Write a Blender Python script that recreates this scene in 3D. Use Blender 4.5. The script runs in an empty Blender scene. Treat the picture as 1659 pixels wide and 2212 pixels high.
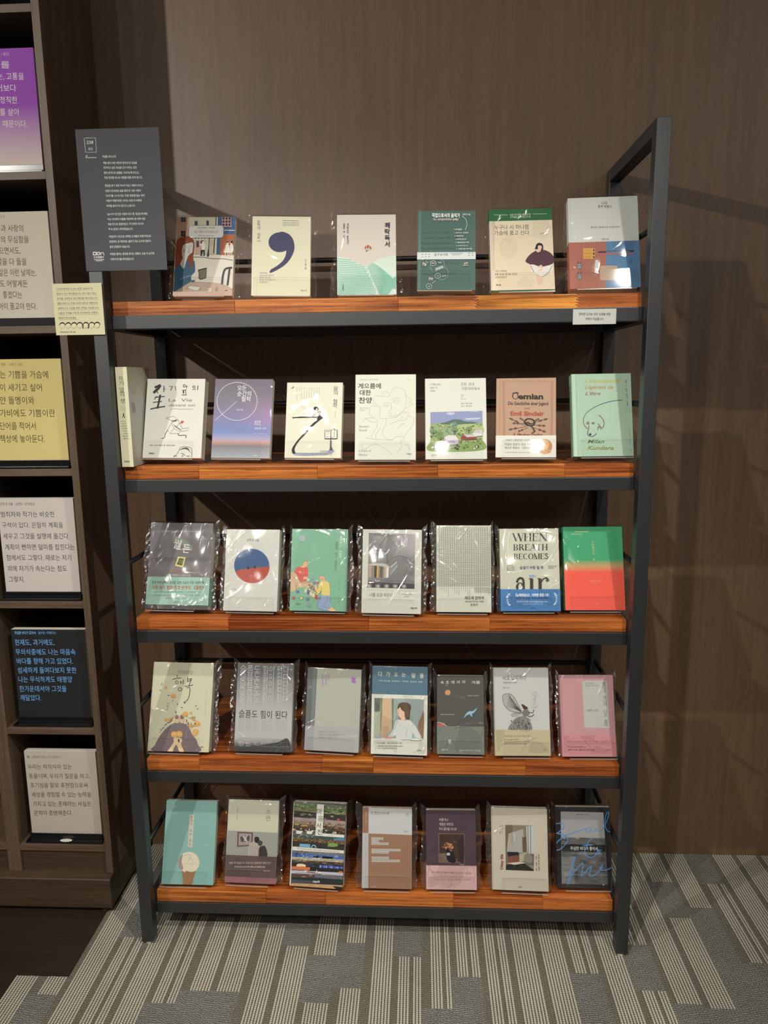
# Bookshop corner: a five-tier steel rack of bagged books in front of a dark walnut wall.
import bpy, math, random
import numpy as np
from mathutils import Vector, Matrix, noise
from mathutils.geometry import tessellate_polygon

SC = bpy.context.scene
COL = SC.collection

# ------------------------------------------------------------------ camera
CAM = dict(f=1586.37, x=0.6997, y=-1.5899, z=1.3885, pitch=-0.1785, yaw=-0.0497, roll=-0.0122)
def camera():
    pi, ya, ro = CAM['pitch'], CAM['yaw'], CAM['roll']
    fw = Vector((math.sin(ya)*math.cos(pi), math.cos(ya)*math.cos(pi), math.sin(pi)))
    r = Vector((math.cos(ya), -math.sin(ya), 0)); u = r.cross(fw)
    r2 = r*math.cos(ro)+u*math.sin(ro); u2 = -r*math.sin(ro)+u*math.cos(ro)
    cd = bpy.data.cameras.new('camera'); o = bpy.data.objects.new('camera', cd); COL.objects.link(o)
    m = Matrix((r2, u2, -fw)).transposed().to_4x4(); m.translation = Vector((CAM['x'], CAM['y'], CAM['z']))
    o.matrix_world = m
    cd.sensor_fit = 'HORIZONTAL'; cd.sensor_width = 36; cd.lens = 36*CAM['f']/1659
    cd.clip_start = .05; cd.clip_end = 60
    SC.camera = o
camera()

# ------------------------------------------------------------------ world, lamps, exposure
W = bpy.data.worlds.new('world'); SC.world = W; W.use_nodes = True
W.node_tree.nodes['Background'].inputs[0].default_value = (1.0, .93, .84, 1)
W.node_tree.nodes['Background'].inputs[1].default_value = .10
def add_spot(loc, aim, power, cone, blend, warm=(1, .965, .895), radius=.028):
    ld = bpy.data.lights.new('spotlight', 'SPOT'); ld.energy = power; ld.color = warm
    ld.spot_size = math.radians(cone); ld.spot_blend = blend; ld.shadow_soft_size = radius
    o = bpy.data.objects.new('spotlight', ld); COL.objects.link(o)
    o.location = loc; o.rotation_euler = (Vector(aim)-Vector(loc)).to_track_quat('-Z', 'Y').to_euler()
add_spot((-1.517, -1.91, 2.56), (.36, .35, 1.30), 142, 66, .75)
add_spot((0.0, -1.91, 2.58), (.52, .05, .20), 138, 74, .95)
add_spot((1.52, -1.35, 2.85), (.50, 0, .62), 115, 56, .9)
add_spot((.62, -1.25, 2.9), (.66, -.50, 0), 34, 42, .9)  # added downlight, only there to brighten the carpet before the rack
for lx, ly in ((-2.6, -2.9), (-.9, -3.1), (.9, -2.9), (2.6, -3.0), (-1.8, -4.4), (0, -4.6), (1.8, -4.4), (3.2, -1.6)):   # unseen shop ceiling lamps, added for film glints and fill
    ld = bpy.data.lights.new('ceiling_fill_lamp', 'POINT'); ld.energy = 11; ld.color = (1, .965, .895); ld.shadow_soft_size = .022
    o = bpy.data.objects.new('ceiling_fill_lamp', ld); COL.objects.link(o); o.location = (lx, ly, 2.8)
SC.view_settings.view_transform = 'Standard'; SC.view_settings.look = 'None'
SC.view_settings.gamma = 1; SC.view_settings.use_curve_mapping = False
SC.view_settings.exposure = 0.0
SC.cycles.transparent_max_bounces = 64

# ------------------------------------------------------------------ helpers
def lin(h, k=1.0):
    if not isinstance(h, str): return tuple(h)
    v = [int(h[i:i+2], 16)/255 for i in (0, 2, 4)]
    return tuple(min(.93, k*(c/12.92 if c <= .04045 else ((c+.055)/1.055)**2.4)) for c in v)
def mat(name, color=(.5,.5,.5), rough=.5, metal=0, spec=.5):
    m = bpy.data.materials.new(name); m.use_nodes = True
    b = m.node_tree.nodes['Principled BSDF']
    b.inputs['Base Color'].default_value = (*lin(color), 1)
    b.inputs['Roughness'].default_value = rough; b.inputs['Metallic'].default_value = metal
    b.inputs['Specular IOR Level'].default_value = spec
    return m
def nt(m): return m.node_tree, m.node_tree.nodes, m.node_tree.links, m.node_tree.nodes['Principled BSDF']
class Mesh:
    """collects polygons (with per-face material slot and colour) for one mesh object"""
    def __init__(s): s.v = []; s.f = []; s.m = []; s.c = []
    def face(s, pts, mi=0, col=None):
        n = len(s.v); s.v += [tuple(p) for p in pts]; s.f.append(tuple(range(n, n+len(pts)))); s.m.append(mi)
        s.c.append([col]*len(pts) if (col is None or not isinstance(col, list)) else col)
    def add(s, vs, fs, mi=0, col=None):
        n = len(s.v); s.v += [tuple(p) for p in vs]
        for f in fs: s.f.append(tuple(i+n for i in f)); s.m.append(mi); s.c.append([col]*len(f))
    def box(s, x0, x1, y0, y1, z0, z1, mi=0, col=None):
        s.add([(x,y,z) for x in (x0,x1) for y in (y0,y1) for z in (z0,z1)],
              [(0,1,3,2),(4,6,7,5),(0,4,5,1),(2,3,7,6),(0,2,6,4),(1,5,7,3)], mi, col)
    def prism(s, prof, axis, a0, a1, mi=0):
        """extrude a closed 2-D outline (counter-clockwise) along an axis"""
        def P(q, a): return {'x': (a, q[0], q[1]), 'y': (q[0], a, q[1]), 'z': (q[0], q[1], a)}[axis]
        n = len(prof); vs = [P(q, a0) for q in prof]+[P(q, a1) for q in prof]
        fs = [(i, (i+1) % n, n+(i+1) % n, n+i) for i in range(n)]
        tri = tessellate_polygon([[Vector((q[0], q[1], 0)) for q in prof]])
        fs += [tuple(t) for t in tri]+[tuple(n+i for i in reversed(t)) for t in tri]
        s.add(vs, fs, mi)
    def tube(s, a, b, r, n=10, mi=0):
        a = Vector(a); b = Vector(b); d = (b-a).normalized(); u = d.orthogonal().normalized(); w = d.cross(u)
        ring = [u*math.cos(t)*r+w*math.sin(t)*r for t in [2*math.pi*i/n for i in range(n)]]
        s.add([a+q for q in ring]+[b+q for q in ring],
              [(i, (i+1) % n, n+(i+1) % n, n+i) for i in range(n)]+[tuple(range(n-1, -1, -1)), tuple(range(n, 2*n))], mi)
    def build(s, name, mats, parent=None, smooth=False, bevel=0, normals=True):
        me = bpy.data.meshes.new(name); me.from_pydata(s.v, [], s.f)
        for m in (mats if isinstance(mats, (list, tuple)) else [mats]): me.materials.append(m)
        me.polygons.foreach_set('material_index', s.m)
        if any(c[0] is not None for c in s.c):
            a = me.color_attributes.new('ink', 'FLOAT_COLOR', 'CORNER')
            flat = []
            for c in s.c:
                for q in c: flat += [*(q or (.8,.8,.8)), 1]
            a.data.foreach_set('color', flat)
        if smooth: me.polygons.foreach_set('use_smooth', [True]*len(s.f))
        me.validate(); me.update()
        if normals:
            import bmesh
            bm = bmesh.new(); bm.from_mesh(me); bmesh.ops.recalc_face_normals(bm, faces=bm.faces); bm.to_mesh(me); bm.free()
        o = bpy.data.objects.new(name, me); COL.objects.link(o)
        if bevel:
            b = o.modifiers.new('bevel', 'BEVEL'); b.width = bevel; b.segments = 2; b.limit_method = 'ANGLE'; b.angle_limit = .6
        if parent: o.parent = parent
        return o
def empty(name, loc=(0,0,0)):
    o = bpy.data.objects.new(name, None); COL.objects.link(o); o.location = loc; o.empty_display_size = .05
    return o
def tag(o, label=None, cat=None, group=None, kind=None):
    for k, v in (('label', label), ('category', cat), ('group', group), ('kind', kind)):
        if v: o[k] = v
    return o

# ------------------------------------------------------------------ materials
def wood_mat(name, dark, light, axis='z', rough=.45, fine=1.0, tone=False, spec=.4, grainbump=.15):
    m = mat(name, light, rough, spec=spec); t, N, L, B = nt(m)
    tc = N.new('ShaderNodeTexCoord')
    def noisex(sc, detail, rgh=.6, dist=0):
        mp = N.new('ShaderNodeMapping'); mp.inputs['Scale'].default_value = sc; L.new(tc.outputs['Object'], mp.inputs[0])
        n = N.new('ShaderNodeTexNoise'); n.inputs['Scale'].default_value = 1; n.inputs['Detail'].default_value = detail
        n.inputs['Roughness'].default_value = rgh; n.inputs['Distortion'].default_value = dist
        L.new(mp.outputs[0], n.inputs['Vector']); return n, mp
    ax = 'xyz'.index(axis)
    def sc(a, b): v = [a]*3; v[ax] = b; return v
    n1, m1 = noisex(sc(260*fine, 5*fine), 3); n2, m2 = noisex(sc(28*fine, 1.2*fine), 4, .55, .6); n3, _ = noisex(sc(900*fine, 26*fine), 2)
    if tone:
        at = N.new('ShaderNodeAttribute'); at.attribute_type = 'OBJECT'; at.attribute_name = 'tone'
        cb = N.new('ShaderNodeCombineXYZ'); mu = N.new('ShaderNodeMath'); mu.operation = 'MULTIPLY'; mu.inputs[1].default_value = 37
        L.new(at.outputs['Fac'], mu.inputs[0]); [L.new(mu.outputs[0], cb.inputs[i]) for i in range(3)]
        for q in (m1, m2): L.new(cb.outputs[0], q.inputs['Location'])
    mx = N.new('ShaderNodeMath'); mx.operation = 'MULTIPLY_ADD'; mx.inputs[1].default_value = .45
    L.new(n1.outputs[0], mx.inputs[0])
    m3 = N.new('ShaderNodeMath'); m3.operation = 'MULTIPLY'; m3.inputs[1].default_value = .55; L.new(n2.outputs[0], m3.inputs[0]); L.new(m3.outputs[0], mx.inputs[2])
    r = N.new('ShaderNodeValToRGB'); r.color_ramp.elements[0].position = .40 if tone else .34; r.color_ramp.elements[1].position = .60 if tone else .66
    r.color_ramp.elements[0].color = (*lin(dark), 1); r.color_ramp.elements[1].color = (*lin(light), 1)
    L.new(mx.outputs[0], r.inputs[0]); out = r.outputs[0]
    rp = N.new('ShaderNodeValToRGB'); rp.color_ramp.elements[0].position = .30; rp.color_ramp.elements[1].position = .46
    rp.color_ramp.elements[0].color = (.52,.44,.38,1) if tone else (.62,.62,.62,1); rp.color_ramp.elements[1].color = (1,1,1,1)
    L.new(n3.outputs[0], rp.inputs[0])
    mm = N.new('ShaderNodeMix'); mm.data_type = 'RGBA'; mm.blend_type = 'MULTIPLY'; mm.inputs[0].default_value = 1
    L.new(out, mm.inputs[6]); L.new(rp.outputs[0], mm.inputs[7]); out = mm.outputs[2]
    if tone:
        hs = N.new('ShaderNodeHueSaturation'); mr = N.new('ShaderNodeMapRange'); mr.inputs[3].default_value = .62; mr.inputs[4].default_value = 1.5
        L.new(at.outputs['Fac'], mr.inputs[0]); L.new(mr.outputs[0], hs.inputs['Value'])
        mh = N.new('ShaderNodeMapRange'); mh.inputs[3].default_value = .488; mh.inputs[4].default_value = .516
        L.new(at.outputs['Fac'], mh.inputs[0]); L.new(mh.outputs[0], hs.inputs['Hue'])
        L.new(out, hs.inputs['Color']); out = hs.outputs[0]
    L.new(out, B.inputs['Base Color'])
    bp = N.new('ShaderNodeBump'); bp.inputs['Strength'].default_value = grainbump; bp.inputs['Distance'].default_value = .0006
    L.new(n1.outputs[0], bp.inputs['Height']); L.new(bp.outputs[0], B.inputs['Normal'])
    return m
M_WALL = wood_mat('walnut_wall_veneer', '654a2f', '795c42', 'z', .50, 1.9, spec=1.0, grainbump=.1)
M_CASE_V = wood_mat('walnut_laminate_upright', '4d3d30', '6d5947', 'z', .5, 1)
M_CASE_H = wood_mat('walnut_laminate_level', '4d3d30', '6d5947', 'x', .5, 1)
M_BASE = wood_mat('walnut_laminate_base', '3a2c22', '54422f', 'x', .5, 1)
M_ACACIA = wood_mat('oiled_acacia', '78360f', 'd27c38', 'x', .36, .8, tone=True, spec=.5, grainbump=.25)
M_STEEL = mat('charcoal_powder_coated_steel', '1f2123', .44, 0, 1.0)
M_ROD = mat('black_rod', '131313', .4)
M_WIRE = mat('galvanised_wire', 'a8a49e', .4, .3)
M_GLIDE = mat('white_plastic_glide', 'dcdad2', .4)
M_BLACK = mat('satin_black_plastic', '0c0c0d', .25)
M_FLOORBOARD = wood_mat('walnut_floor_panel', '271d16', '33271d', 'x', .5, 1)
M_DARKBACK = mat('dark_back_panel', '17120f', .6)
def speckle_steel():
    t, N, L, B = nt(M_STEEL); tc = N.new('ShaderNodeTexCoord'); n = N.new('ShaderNodeTexNoise')
    n.inputs['Scale'].default_value = 700; n.inputs['Detail'].default_value = 2; L.new(tc.outputs['Object'], n.inputs['Vector'])
    bp = N.new('ShaderNodeBump'); bp.inputs['Strength'].default_value = .12; bp.inputs['Distance'].default_value = .0003
    L.new(n.outputs[0], bp.inputs['Height']); L.new(bp.outputs[0], B.inputs['Normal'])
speckle_steel()
def ink_mat(name, rough, spec=.4):
    m = mat(name, 'ffffff', rough, spec=spec); t, N, L, B = nt(m)
    a = N.new('ShaderNodeAttribute'); a.attribute_name = 'ink'; L.new(a.outputs['Color'], B.inputs['Base Color']); return m
M_INK = ink_mat('printed_paper', .55, .22); M_CARD = ink_mat('matt_card', .75, .2)
def page_mat():
    m = mat('page_block', 'e4dfcd', .8); t, N, L, B = nt(m); tc = N.new('ShaderNodeTexCoord')
    mp = N.new('ShaderNodeMapping'); mp.inputs['Scale'].default_value = (1, 2600, 1); n = N.new('ShaderNodeTexNoise'); n.inputs['Scale'].default_value = 1
    L.new(tc.outputs['Object'], mp.inputs[0]); L.new(mp.outputs[0], n.inputs['Vector'])
    r = N.new('ShaderNodeValToRGB'); r.color_ramp.elements[0].color = (*lin('a59f8c'), 1); r.color_ramp.elements[1].color = (*lin('ece7d8'), 1)
    r.color_ramp.elements[0].position = .35; r.color_ramp.elements[1].position = .6
    L.new(n.outputs[0], r.inputs[0]); L.new(r.outputs[0], B.inputs['Base Color']); return m
M_PAGE = page_mat()
def film_mat(name, rough, ior, tint, gloss=1.0):
    """thin clear sheet: passes light straight through, mirrors by Fresnel"""
    m = bpy.data.materials.new(name); m.use_nodes = True; t = m.node_tree; N = t.nodes; L = t.links; N.clear()
    o = N.new('ShaderNodeOutputMaterial'); mx = N.new('ShaderNodeMixShader'); tr = N.new('ShaderNodeBsdfTransparent')
    gl = N.new('ShaderNodeBsdfGlossy'); mu = N.new('ShaderNodeMath'); mu.operation = 'MULTIPLY_ADD'
    geo = N.new('ShaderNodeNewGeometry'); dt = N.new('ShaderNodeVectorMath'); dt.operation = 'DOT_PRODUCT'
    L.new(geo.outputs['Normal'], dt.inputs[0]); L.new(geo.outputs['Incoming'], dt.inputs[1])
    def ma(op, a, b=0.0):
        n = N.new('ShaderNodeMath'); n.operation = op
        for i, v in enumerate((a, b)):
            if isinstance(v, (int, float)): n.inputs[i].default_value = v
            else: L.new(v, n.inputs[i])
        return n.outputs[0]
    c5 = ma('POWER', ma('SUBTRACT', 1.0, ma('ABSOLUTE', dt.outputs['Value'])), 5.0); f0 = ((ior-1)/(ior+1))**2
    tr.inputs[0].default_value = (*tint, 1); gl.inputs['Roughness'].default_value = rough
    mu.inputs[1].default_value = gloss*(1-f0); mu.inputs[2].default_value = gloss*f0; mu.use_clamp = True
    L.new(c5, mu.inputs[0]); L.new(mu.outputs[0], mx.inputs[0]); L.new(tr.outputs[0], mx.inputs[1]); L.new(gl.outputs[0], mx.inputs[2])
    L.new(mx.outputs[0], o.inputs[0]); return m
M_BAG = film_mat('crumpled_film', .10, 1.5, (.995, .995, .995), 2.6)
M_TAUT = film_mat('taut_film', .05, 1.5, (.995, .995, .995), 1.2)
M_WRAP = film_mat('close_fitting_film', .03, 1.4, (.995, .995, .995), .08)
M_ACRYL = film_mat('clear_acrylic', .05, 1.49, (.992, .994, .993), .45)
def edge_mat():
    m = bpy.data.materials.new('acrylic_edge'); m.use_nodes = True; t = m.node_tree; N = t.nodes; L = t.links
    B = N['Principled BSDF']; B.inputs['Base Color'].default_value = (.55, .55, .52, 1); B.inputs['Roughness'].default_value = .2
    tr = N.new('ShaderNodeBsdfTransparent'); mx = N.new('ShaderNodeMixShader'); mx.inputs[0].default_value = .45
    L.new(tr.outputs[0], mx.inputs[1]); L.new(B.outputs[0], mx.inputs[2]); L.new(mx.outputs[0], N['Material Output'].inputs[0]); return m
M_EDGE = edge_mat()

def carpet_mat():
    m = mat('loop_pile_carpet', '808080', .95, spec=.1); t, N, L, B = nt(m)
    geo = N.new('ShaderNodeNewGeometry'); sp = N.new('ShaderNodeSeparateXYZ'); L.new(geo.outputs['Position'], sp.inputs[0])
    def ma(op, a, b=None, c=None):
        n = N.new('ShaderNodeMath'); n.operation = op
        for i, v in enumerate((a, b, c)):
            if v is None: continue
            if isinstance(v, (int, float)): n.inputs[i].default_value = v
            else: L.new(v, n.inputs[i])
        return n.outputs[0]
    def wn(x, y, z=0.0):
        c = N.new('ShaderNodeCombineXYZ'); w = N.new('ShaderNodeTexWhiteNoise'); w.noise_dimensions = '3D'
        for i, v in enumerate((x, y, z)):
            if isinstance(v, (int, float)): c.inputs[i].default_value = v
            else: L.new(v, c.inputs[i])
        L.new(c.outputs[0], w.inputs['Vector']); return w.outputs['Value']
    def noi(sc, det=2, vec=None):
        mp = N.new('ShaderNodeMapping'); mp.inputs['Scale'].default_value = sc; n = N.new('ShaderNodeTexNoise')
        n.inputs['Scale'].default_value = 1; n.inputs['Detail'].default_value = det
        L.new(geo.outputs['Position'], mp.inputs[0]); L.new(mp.outputs[0], n.inputs['Vector']); return n.outputs[0]
    X, Y = sp.outputs[0], sp.outputs[1]
    P = .0070                                     # one row of loops
    xr = ma('DIVIDE', X, P); row = ma('FLOOR', xr)
    # columns 11 or 12 rows wide with dark lanes between
    cw = 10.0; cx = ma('DIVIDE', row, cw); ci = ma('FLOOR', cx); inc = ma('SUBTRACT', row, ma('MULTIPLY', ci, cw))
    lanew = ma('ADD', ma('MULTIPLY', ma('GREATER_THAN', wn(ci, 3.0), .7), 1.0), 2.0)
    lane = ma('LESS_THAN', inc, lanew)
    lane2 = ma('MULTIPLY', ma('COMPARE', inc, ma('ADD', lanew, 4.0), .4), ma('GREATER_THAN', wn(ci, 9.0), .55))
    lane = ma('MAXIMUM', lane, lane2)
    # mottled blocks, staggered down each column; neighbouring columns sometimes share one
    def blocks(width, length, thr, seed):
        bi = ma('FLOOR', ma('DIVIDE', ma('ADD', row, seed), width))
        by = ma('FLOOR', ma('ADD', ma('DIVIDE', Y, length), ma('MULTIPLY', wn(bi, seed+.5), 1.0)))
        return ma('GREATER_THAN', wn(bi, by, seed), thr)
    blk = ma('MAXIMUM', blocks(10.0, .14, .67, 0.0), blocks(20.0, .11, .90, 0.0))
    fx = ma('SUBTRACT', xr, row)
    ridge = ma('SUBTRACT', 1.0, ma('POWER', ma('ABSOLUTE', ma('SUBTRACT', ma('MULTIPLY', fx, 2.0), 1.0)), 1.6))
    # loops along the row
    loop = ma('MULTIPLY_ADD', ma('SINE', ma('ADD', ma('MULTIPLY', Y, 2*math.pi/.0056), ma('MULTIPLY', wn(row, 1.0), 6.28))), .5, .5)
    n1 = noi((420, 210, 1), 2); n2 = noi((1250, 520, 1), 1); n3 = noi((7, 7, 1), 2)
    loopn = ma('MULTIPLY', loop, ma('ADD', n1, .5))
    stripe = ma('MULTIPLY', ma('GREATER_THAN', ma('ADD', ridge, ma('MULTIPLY', n2, .9)), .98), ma('MULTIPLY_ADD', loopn, .22, .66))
    mott = ma('MULTIPLY', ma('GREATER_THAN', n2, .53), ma('MULTIPLY_ADD', loopn, .5, .35))
    def mixc(f, a, b):
        n = N.new('ShaderNodeMix'); n.data_type = 'RGBA'; n.clamp_factor = True; L.new(f, n.inputs[0])
        for i, v in ((6, a), (7, b)):
            if isinstance(v, tuple): n.inputs[i].default_value = (*v, 1)
            else: L.new(v, n.inputs[i])
        return n.outputs[2]
    cs = mixc(stripe, lin('6a6458'), lin('e0d9c6'))
    cm = mixc(mott, lin('42413c'), lin('efece0'))
    cl = mixc(mott, lin('5a554a'), lin('c6beac'))
    col = mixc(lane, cs, cl); col = mixc(blk, col, cm)
    va = N.new('ShaderNodeMix'); va.data_type = 'RGBA'; va.blend_type = 'MULTIPLY'; va.inputs[0].default_value = .35
    L.new(col, va.inputs[6]); L.new(n3, va.inputs[7]); L.new(va.outputs[2], B.inputs['Base Color'])
    h = ma('ADD', ma('MULTIPLY', ridge, .6), ma('MULTIPLY', loopn, .5))
    bp = N.new('ShaderNodeBump'); bp.inputs['Strength'].default_value = .8; bp.inputs['Distance'].default_value = .0025
    L.new(h, bp.inputs['Height']); L.new(bp.outputs[0], B.inputs['Normal'])
    return m
M_CARPET = carpet_mat()

# ------------------------------------------------------------------ room
YW = .402
g = Mesh(); g.box(-2.2, 3.2, -2.6, YW+.02, -.03, 0); tag(g.build('floor', M_CARPET), kind='structure')
g = Mesh(); g.box(-2.2, 3.2, YW, YW+.05, 0, 2.75); tag(g.build('wall_back', M_WALL), kind='structure')
g = Mesh(); g.box(-1.6, -.138, -.106, .39, 0, .003); g.box(-1.6, -.265, -.62, -.106, 0, .003)
tag(g.build('trim_1', M_FLOORBOARD), kind='structure')

# ------------------------------------------------------------------ bookcase at the left
def bookcase():
    root = empty('bookcase', (-.6, .126, 0))
    tag(root, 'dark walnut wall bookcase of open cubbies to the left of the rack', 'bookcase')
    inv = Matrix.Translation((.6, -.126, 0))
    def part(name, m, *boxes, bevel=.0006):
        g = Mesh()
        for b in boxes: g.box(*b)
        o = g.build(name, m, root, bevel=bevel); o.matrix_parent_inverse = inv; return o
    F = .126; Bk = YW-.002; top = 2.62
    part('side_panel', M_CASE_V, (-.136, -.118, F, Bk, .105, top))
    part('side_panel', M_CASE_V, (-1.388, -1.37, F, Bk, .105, top))
    for x in (-.367, -.634, -.901, -1.168):
        part('divider', M_CASE_V, (x-.036, x, F, Bk, .105, top))
    zs = [.183, .516, .854, 1.186, 1.521, 1.857, 2.197, 2.53]
    cols = [(-.367, -.136), (-.634, -.403), (-.901, -.67), (-1.168, -.937), (-1.37, -1.204)]
    for x0, x1 in cols:
        for z in zs: part('shelf', M_CASE_H, (x0, x1, F+.0004, Bk-.006, z-.017, z))
        part('kick_panel', M_BASE, (x0, x1, F+.006, F+.02, .105, .166))
    part('back_panel', M_DARKBACK, (-1.37, -.136, Bk-.006, Bk, .11, top))
    part('top_panel', M_CASE_H, (-1.388, -.118, F, Bk, top, top+.018))
    g = Mesh(); g.prism([(.1005, .02), (Bk, .02), (Bk, .105), (.128, .105), (.102, .103), (.1005, .101)], 'x', -1.388, -.118)
    o = g.build('plinth', M_BASE, root); o.matrix_parent_inverse = inv
    part('foot_block', M_BASE, (-.15, -.136, .112, .14, .0, .02)); part('foot_block', M_BASE, (-1.37, -1.35, .112, .14, .0, .02))
    part('foot_rail', M_BASE, (-1.37, -.152, .118, Bk, .003, .02))
bookcase()

# ------------------------------------------------------------------ steel and acacia rack
RW, RD, RH, T = 1.2, .397, 1.893, .0295
SHELF = [1.5623, 1.2005, .8421, .4826, .1223]
TW, SM, SW = .0296, .035, .040
def rack():
    root = empty('display_rack', (.6, .2, 0))
    tag(root, 'tall black steel rack with five thick acacia shelves of books, against the wall', 'shelf rack')
    inv = Matrix.Translation((-.6, -.2, 0))
    def fin(o): o.matrix_parent_inverse = inv; return o
    G = .008
    for x in (0, RW-T):
        for y in (0, RD-T):
            g = Mesh(); g.box(x, x+T, y, y+T, G, RH); p = fin(g.build('post', M_STEEL, root, bevel=.0012))
            g = Mesh(); g.tube((x+T/2, y+T/2, 0), (x+T/2, y+T/2, G), .0105, 20); o = g.build('foot_glide', M_GLIDE, p)
        g = Mesh(); g.box(x+.0003, x+T-.0003, T, RD-T, RH-T, RH-.0003); fin(g.build('top_rail', M_STEEL, root, bevel=.001))
    rnd = random.Random(4)
    for k, z in enumerate(SHELF):
        zb = z-TW
        for y0, y1 in ((SM, SM+T), (RD-T, RD)):
            g = Mesh(); g.box(T, RW-T, y0, y1, zb-.0289, zb); fin(g.build('shelf_rail', M_STEEL, root, bevel=.001))
        for x in (.0005, RW-T+.0005):
            g = Mesh(); g.box(x, x+T-.001, T, RD-T, zb-.0289, zb); fin(g.build('side_rail', M_STEEL, root, bevel=.001))
        # board: edge-glued finger-jointed staves
        b = empty('shelf_board', (RW/2, (SW+RD)/2, z-TW)); b.parent = root; b.matrix_parent_inverse = inv
        bi = Matrix.Translation((-RW/2, -(SW+RD)/2, -(z-TW)))
        x0, x1 = T+.0006, RW-T-.0006; n = 8; y0, y1 = SW, RD-.002; w = (y1-y0)/n
        fronts = [[.30, .655, .822, 1.035], [.20, .47, .74, 1.02], [.25, .58, .86], [.16, .46, .585, .95], [.31, .46, .78, 1.0]][k]
        ftone = [[.52, .50, .62, 1.0, .30], [.5, .55, .42, .5, .30], [.25, .38, .45, .32], [.32, .2, .62, .35, .2], [.55, .28, .4, .33, .3]][k]  # stave tones with shade painted in: fronts of the lower shelves set darker
        for j in range(n):
            cuts = fronts if j == 0 else sorted(rnd.uniform(.05, 1.12) for _ in range(3))
            xs = [x0]+[c for c in cuts if x0+.02 < c < x1-.02]+[x1]
            for i in range(len(xs)-1):
                a, c = xs[i], xs[i+1]; g = Mesh(); prof = []
                zt = z-(0 if j == 0 else .0002*(j % 2)); gap = .00004
                def teeth(x, up):     # finger joint seen on the face
                    nz = 10; q = []; jt = .0042 if (k == 0 and j == 0 and abs(x-.9) < .2) else .0
                    for s in range(nz+1):
                        q.append((x+jt*(1 if s % 2 else -1), zb+TW*s/nz))
                    return q if up else q[::-1]
                right = [(c, zb), (c, zt)] if c == x1 else [(x-gap, min(v, zt)) for x, v in teeth(c, True)]
                left = [(a, zt), (a, zb)] if a == x0 else [(x+gap, min(v, zt)) for x, v in teeth(a, False)]
                g.prism(right+left, 'y', y0+j*w, y0+(j+1)*w-.0002)
                o = g.build('stave', M_ACACIA, b, bevel=.0012 if j == 0 else 0); o.matrix_parent_inverse = bi
                o['tone'] = float(ftone[i] if j == 0 else rnd.uniform(.2, .6))
        zr = z+.128
        if k < 5:
            for y, zz in ((RD-T-.006, zr),):
                g = Mesh(); g.tube((T, y, zz), (RW-T, y, zz), .0065, 12); fin(g.build('brace_rod', M_ROD, root, True))
        for x in (T/2, RW-T/2):
            g = Mesh(); g.tube((x, T, zr), (x, RD-T, zr), .006, 12); fin(g.build('brace_rod', M_ROD, root, True))
    for a, c in (((T, RD-T/2, 1.788), (RW-T, RD-T/2, .16)), ((RW-T, RD-T/2-.003, 1.788), (T, RD-T/2-.003, .16))):
        g = Mesh(); g.tube(a, c, .0011, 8); fin(g.build('tension_wire', M_WIRE, root, True))
rack()

# ------------------------------------------------------------------ print on paper
_tc = {}
_keep = bpy.data.curves.new('lettering', 'FONT')      # holds the built-in font open

def glyphs(s, b=0.0, sh=0.0):
    b = round(b+.007, 4); key = (s, b, sh)
    if key not in _tc:
        c = bpy.data.curves.new('lettering', 'FONT'); c.body = s; c.resolution_u = 2; c.offset = b; c.shear = sh
        o = bpy.data.objects.new('lettering', c); m = o.to_mesh()
        _tc[key] = ([(v.co.x, v.co.y) for v in m.vertices], [tuple(p.vertices) for p in m.polygons])
        o.to_mesh_clear(); bpy.data.objects.remove(o); bpy.data.curves.remove(c)
    return _tc[key]
def homography(q, w, h):
    dst = [(0, 0), (w, 0), (w, h), (0, h)]; A = []; B = []
    for i in range(4):
        x, y = q[2*i], q[2*i+1]; u, v = dst[i]
        A += [[x, y, 1, 0, 0, 0, -u*x, -u*y], [0, 0, 0, x, y, 1, -v*x, -v*y]]; B += [u, v]
    return np.append(np.linalg.solve(np.array(A), np.array(B)), 1).reshape(3, 3)
F = {'C1': (350,410,3.130), 'C2': (880,410,3.130), 'C3': (230,770,3.130), 'C4': (740,780,4.879), 'C5': (1050,780,4.879),
     'C6': (290,1110,5.027), 'C7': (610,1110,5.027), 'C8': (910,1110,3.530), 'C9': (300,1400,4.608), 'C10': (640,1400,4.608),
     'C11': (990,1400,4.366), 'C12': (320,1690,4.608), 'C13': (600,1700,5.184), 'C14': (880,1700,5.184), 'C15': (1160,1700,7.541),
     'D1': (370,460,11.06), 'D2': (890,450,11.06), 'D3': (240,780,7.541), 'D4': (600,815,10.369), 'D5': (620,1720,10.053),
     'N': (0,0,1), 'Q1': (0,0,3.16), 'Q2': (0,650,3.16), 'Q3': (0,1300,2.426), 'Q6': (0,1540,5.267), 'S': (150,240,4.252), 'Y': (100,590,10.369), 'Z': (960,600,4.366)}
def soften(c, k=.84):
    y = .2126*c[0]+.7152*c[1]+.0722*c[2]
    return tuple(y+(v-y)*k for v in c)
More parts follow.
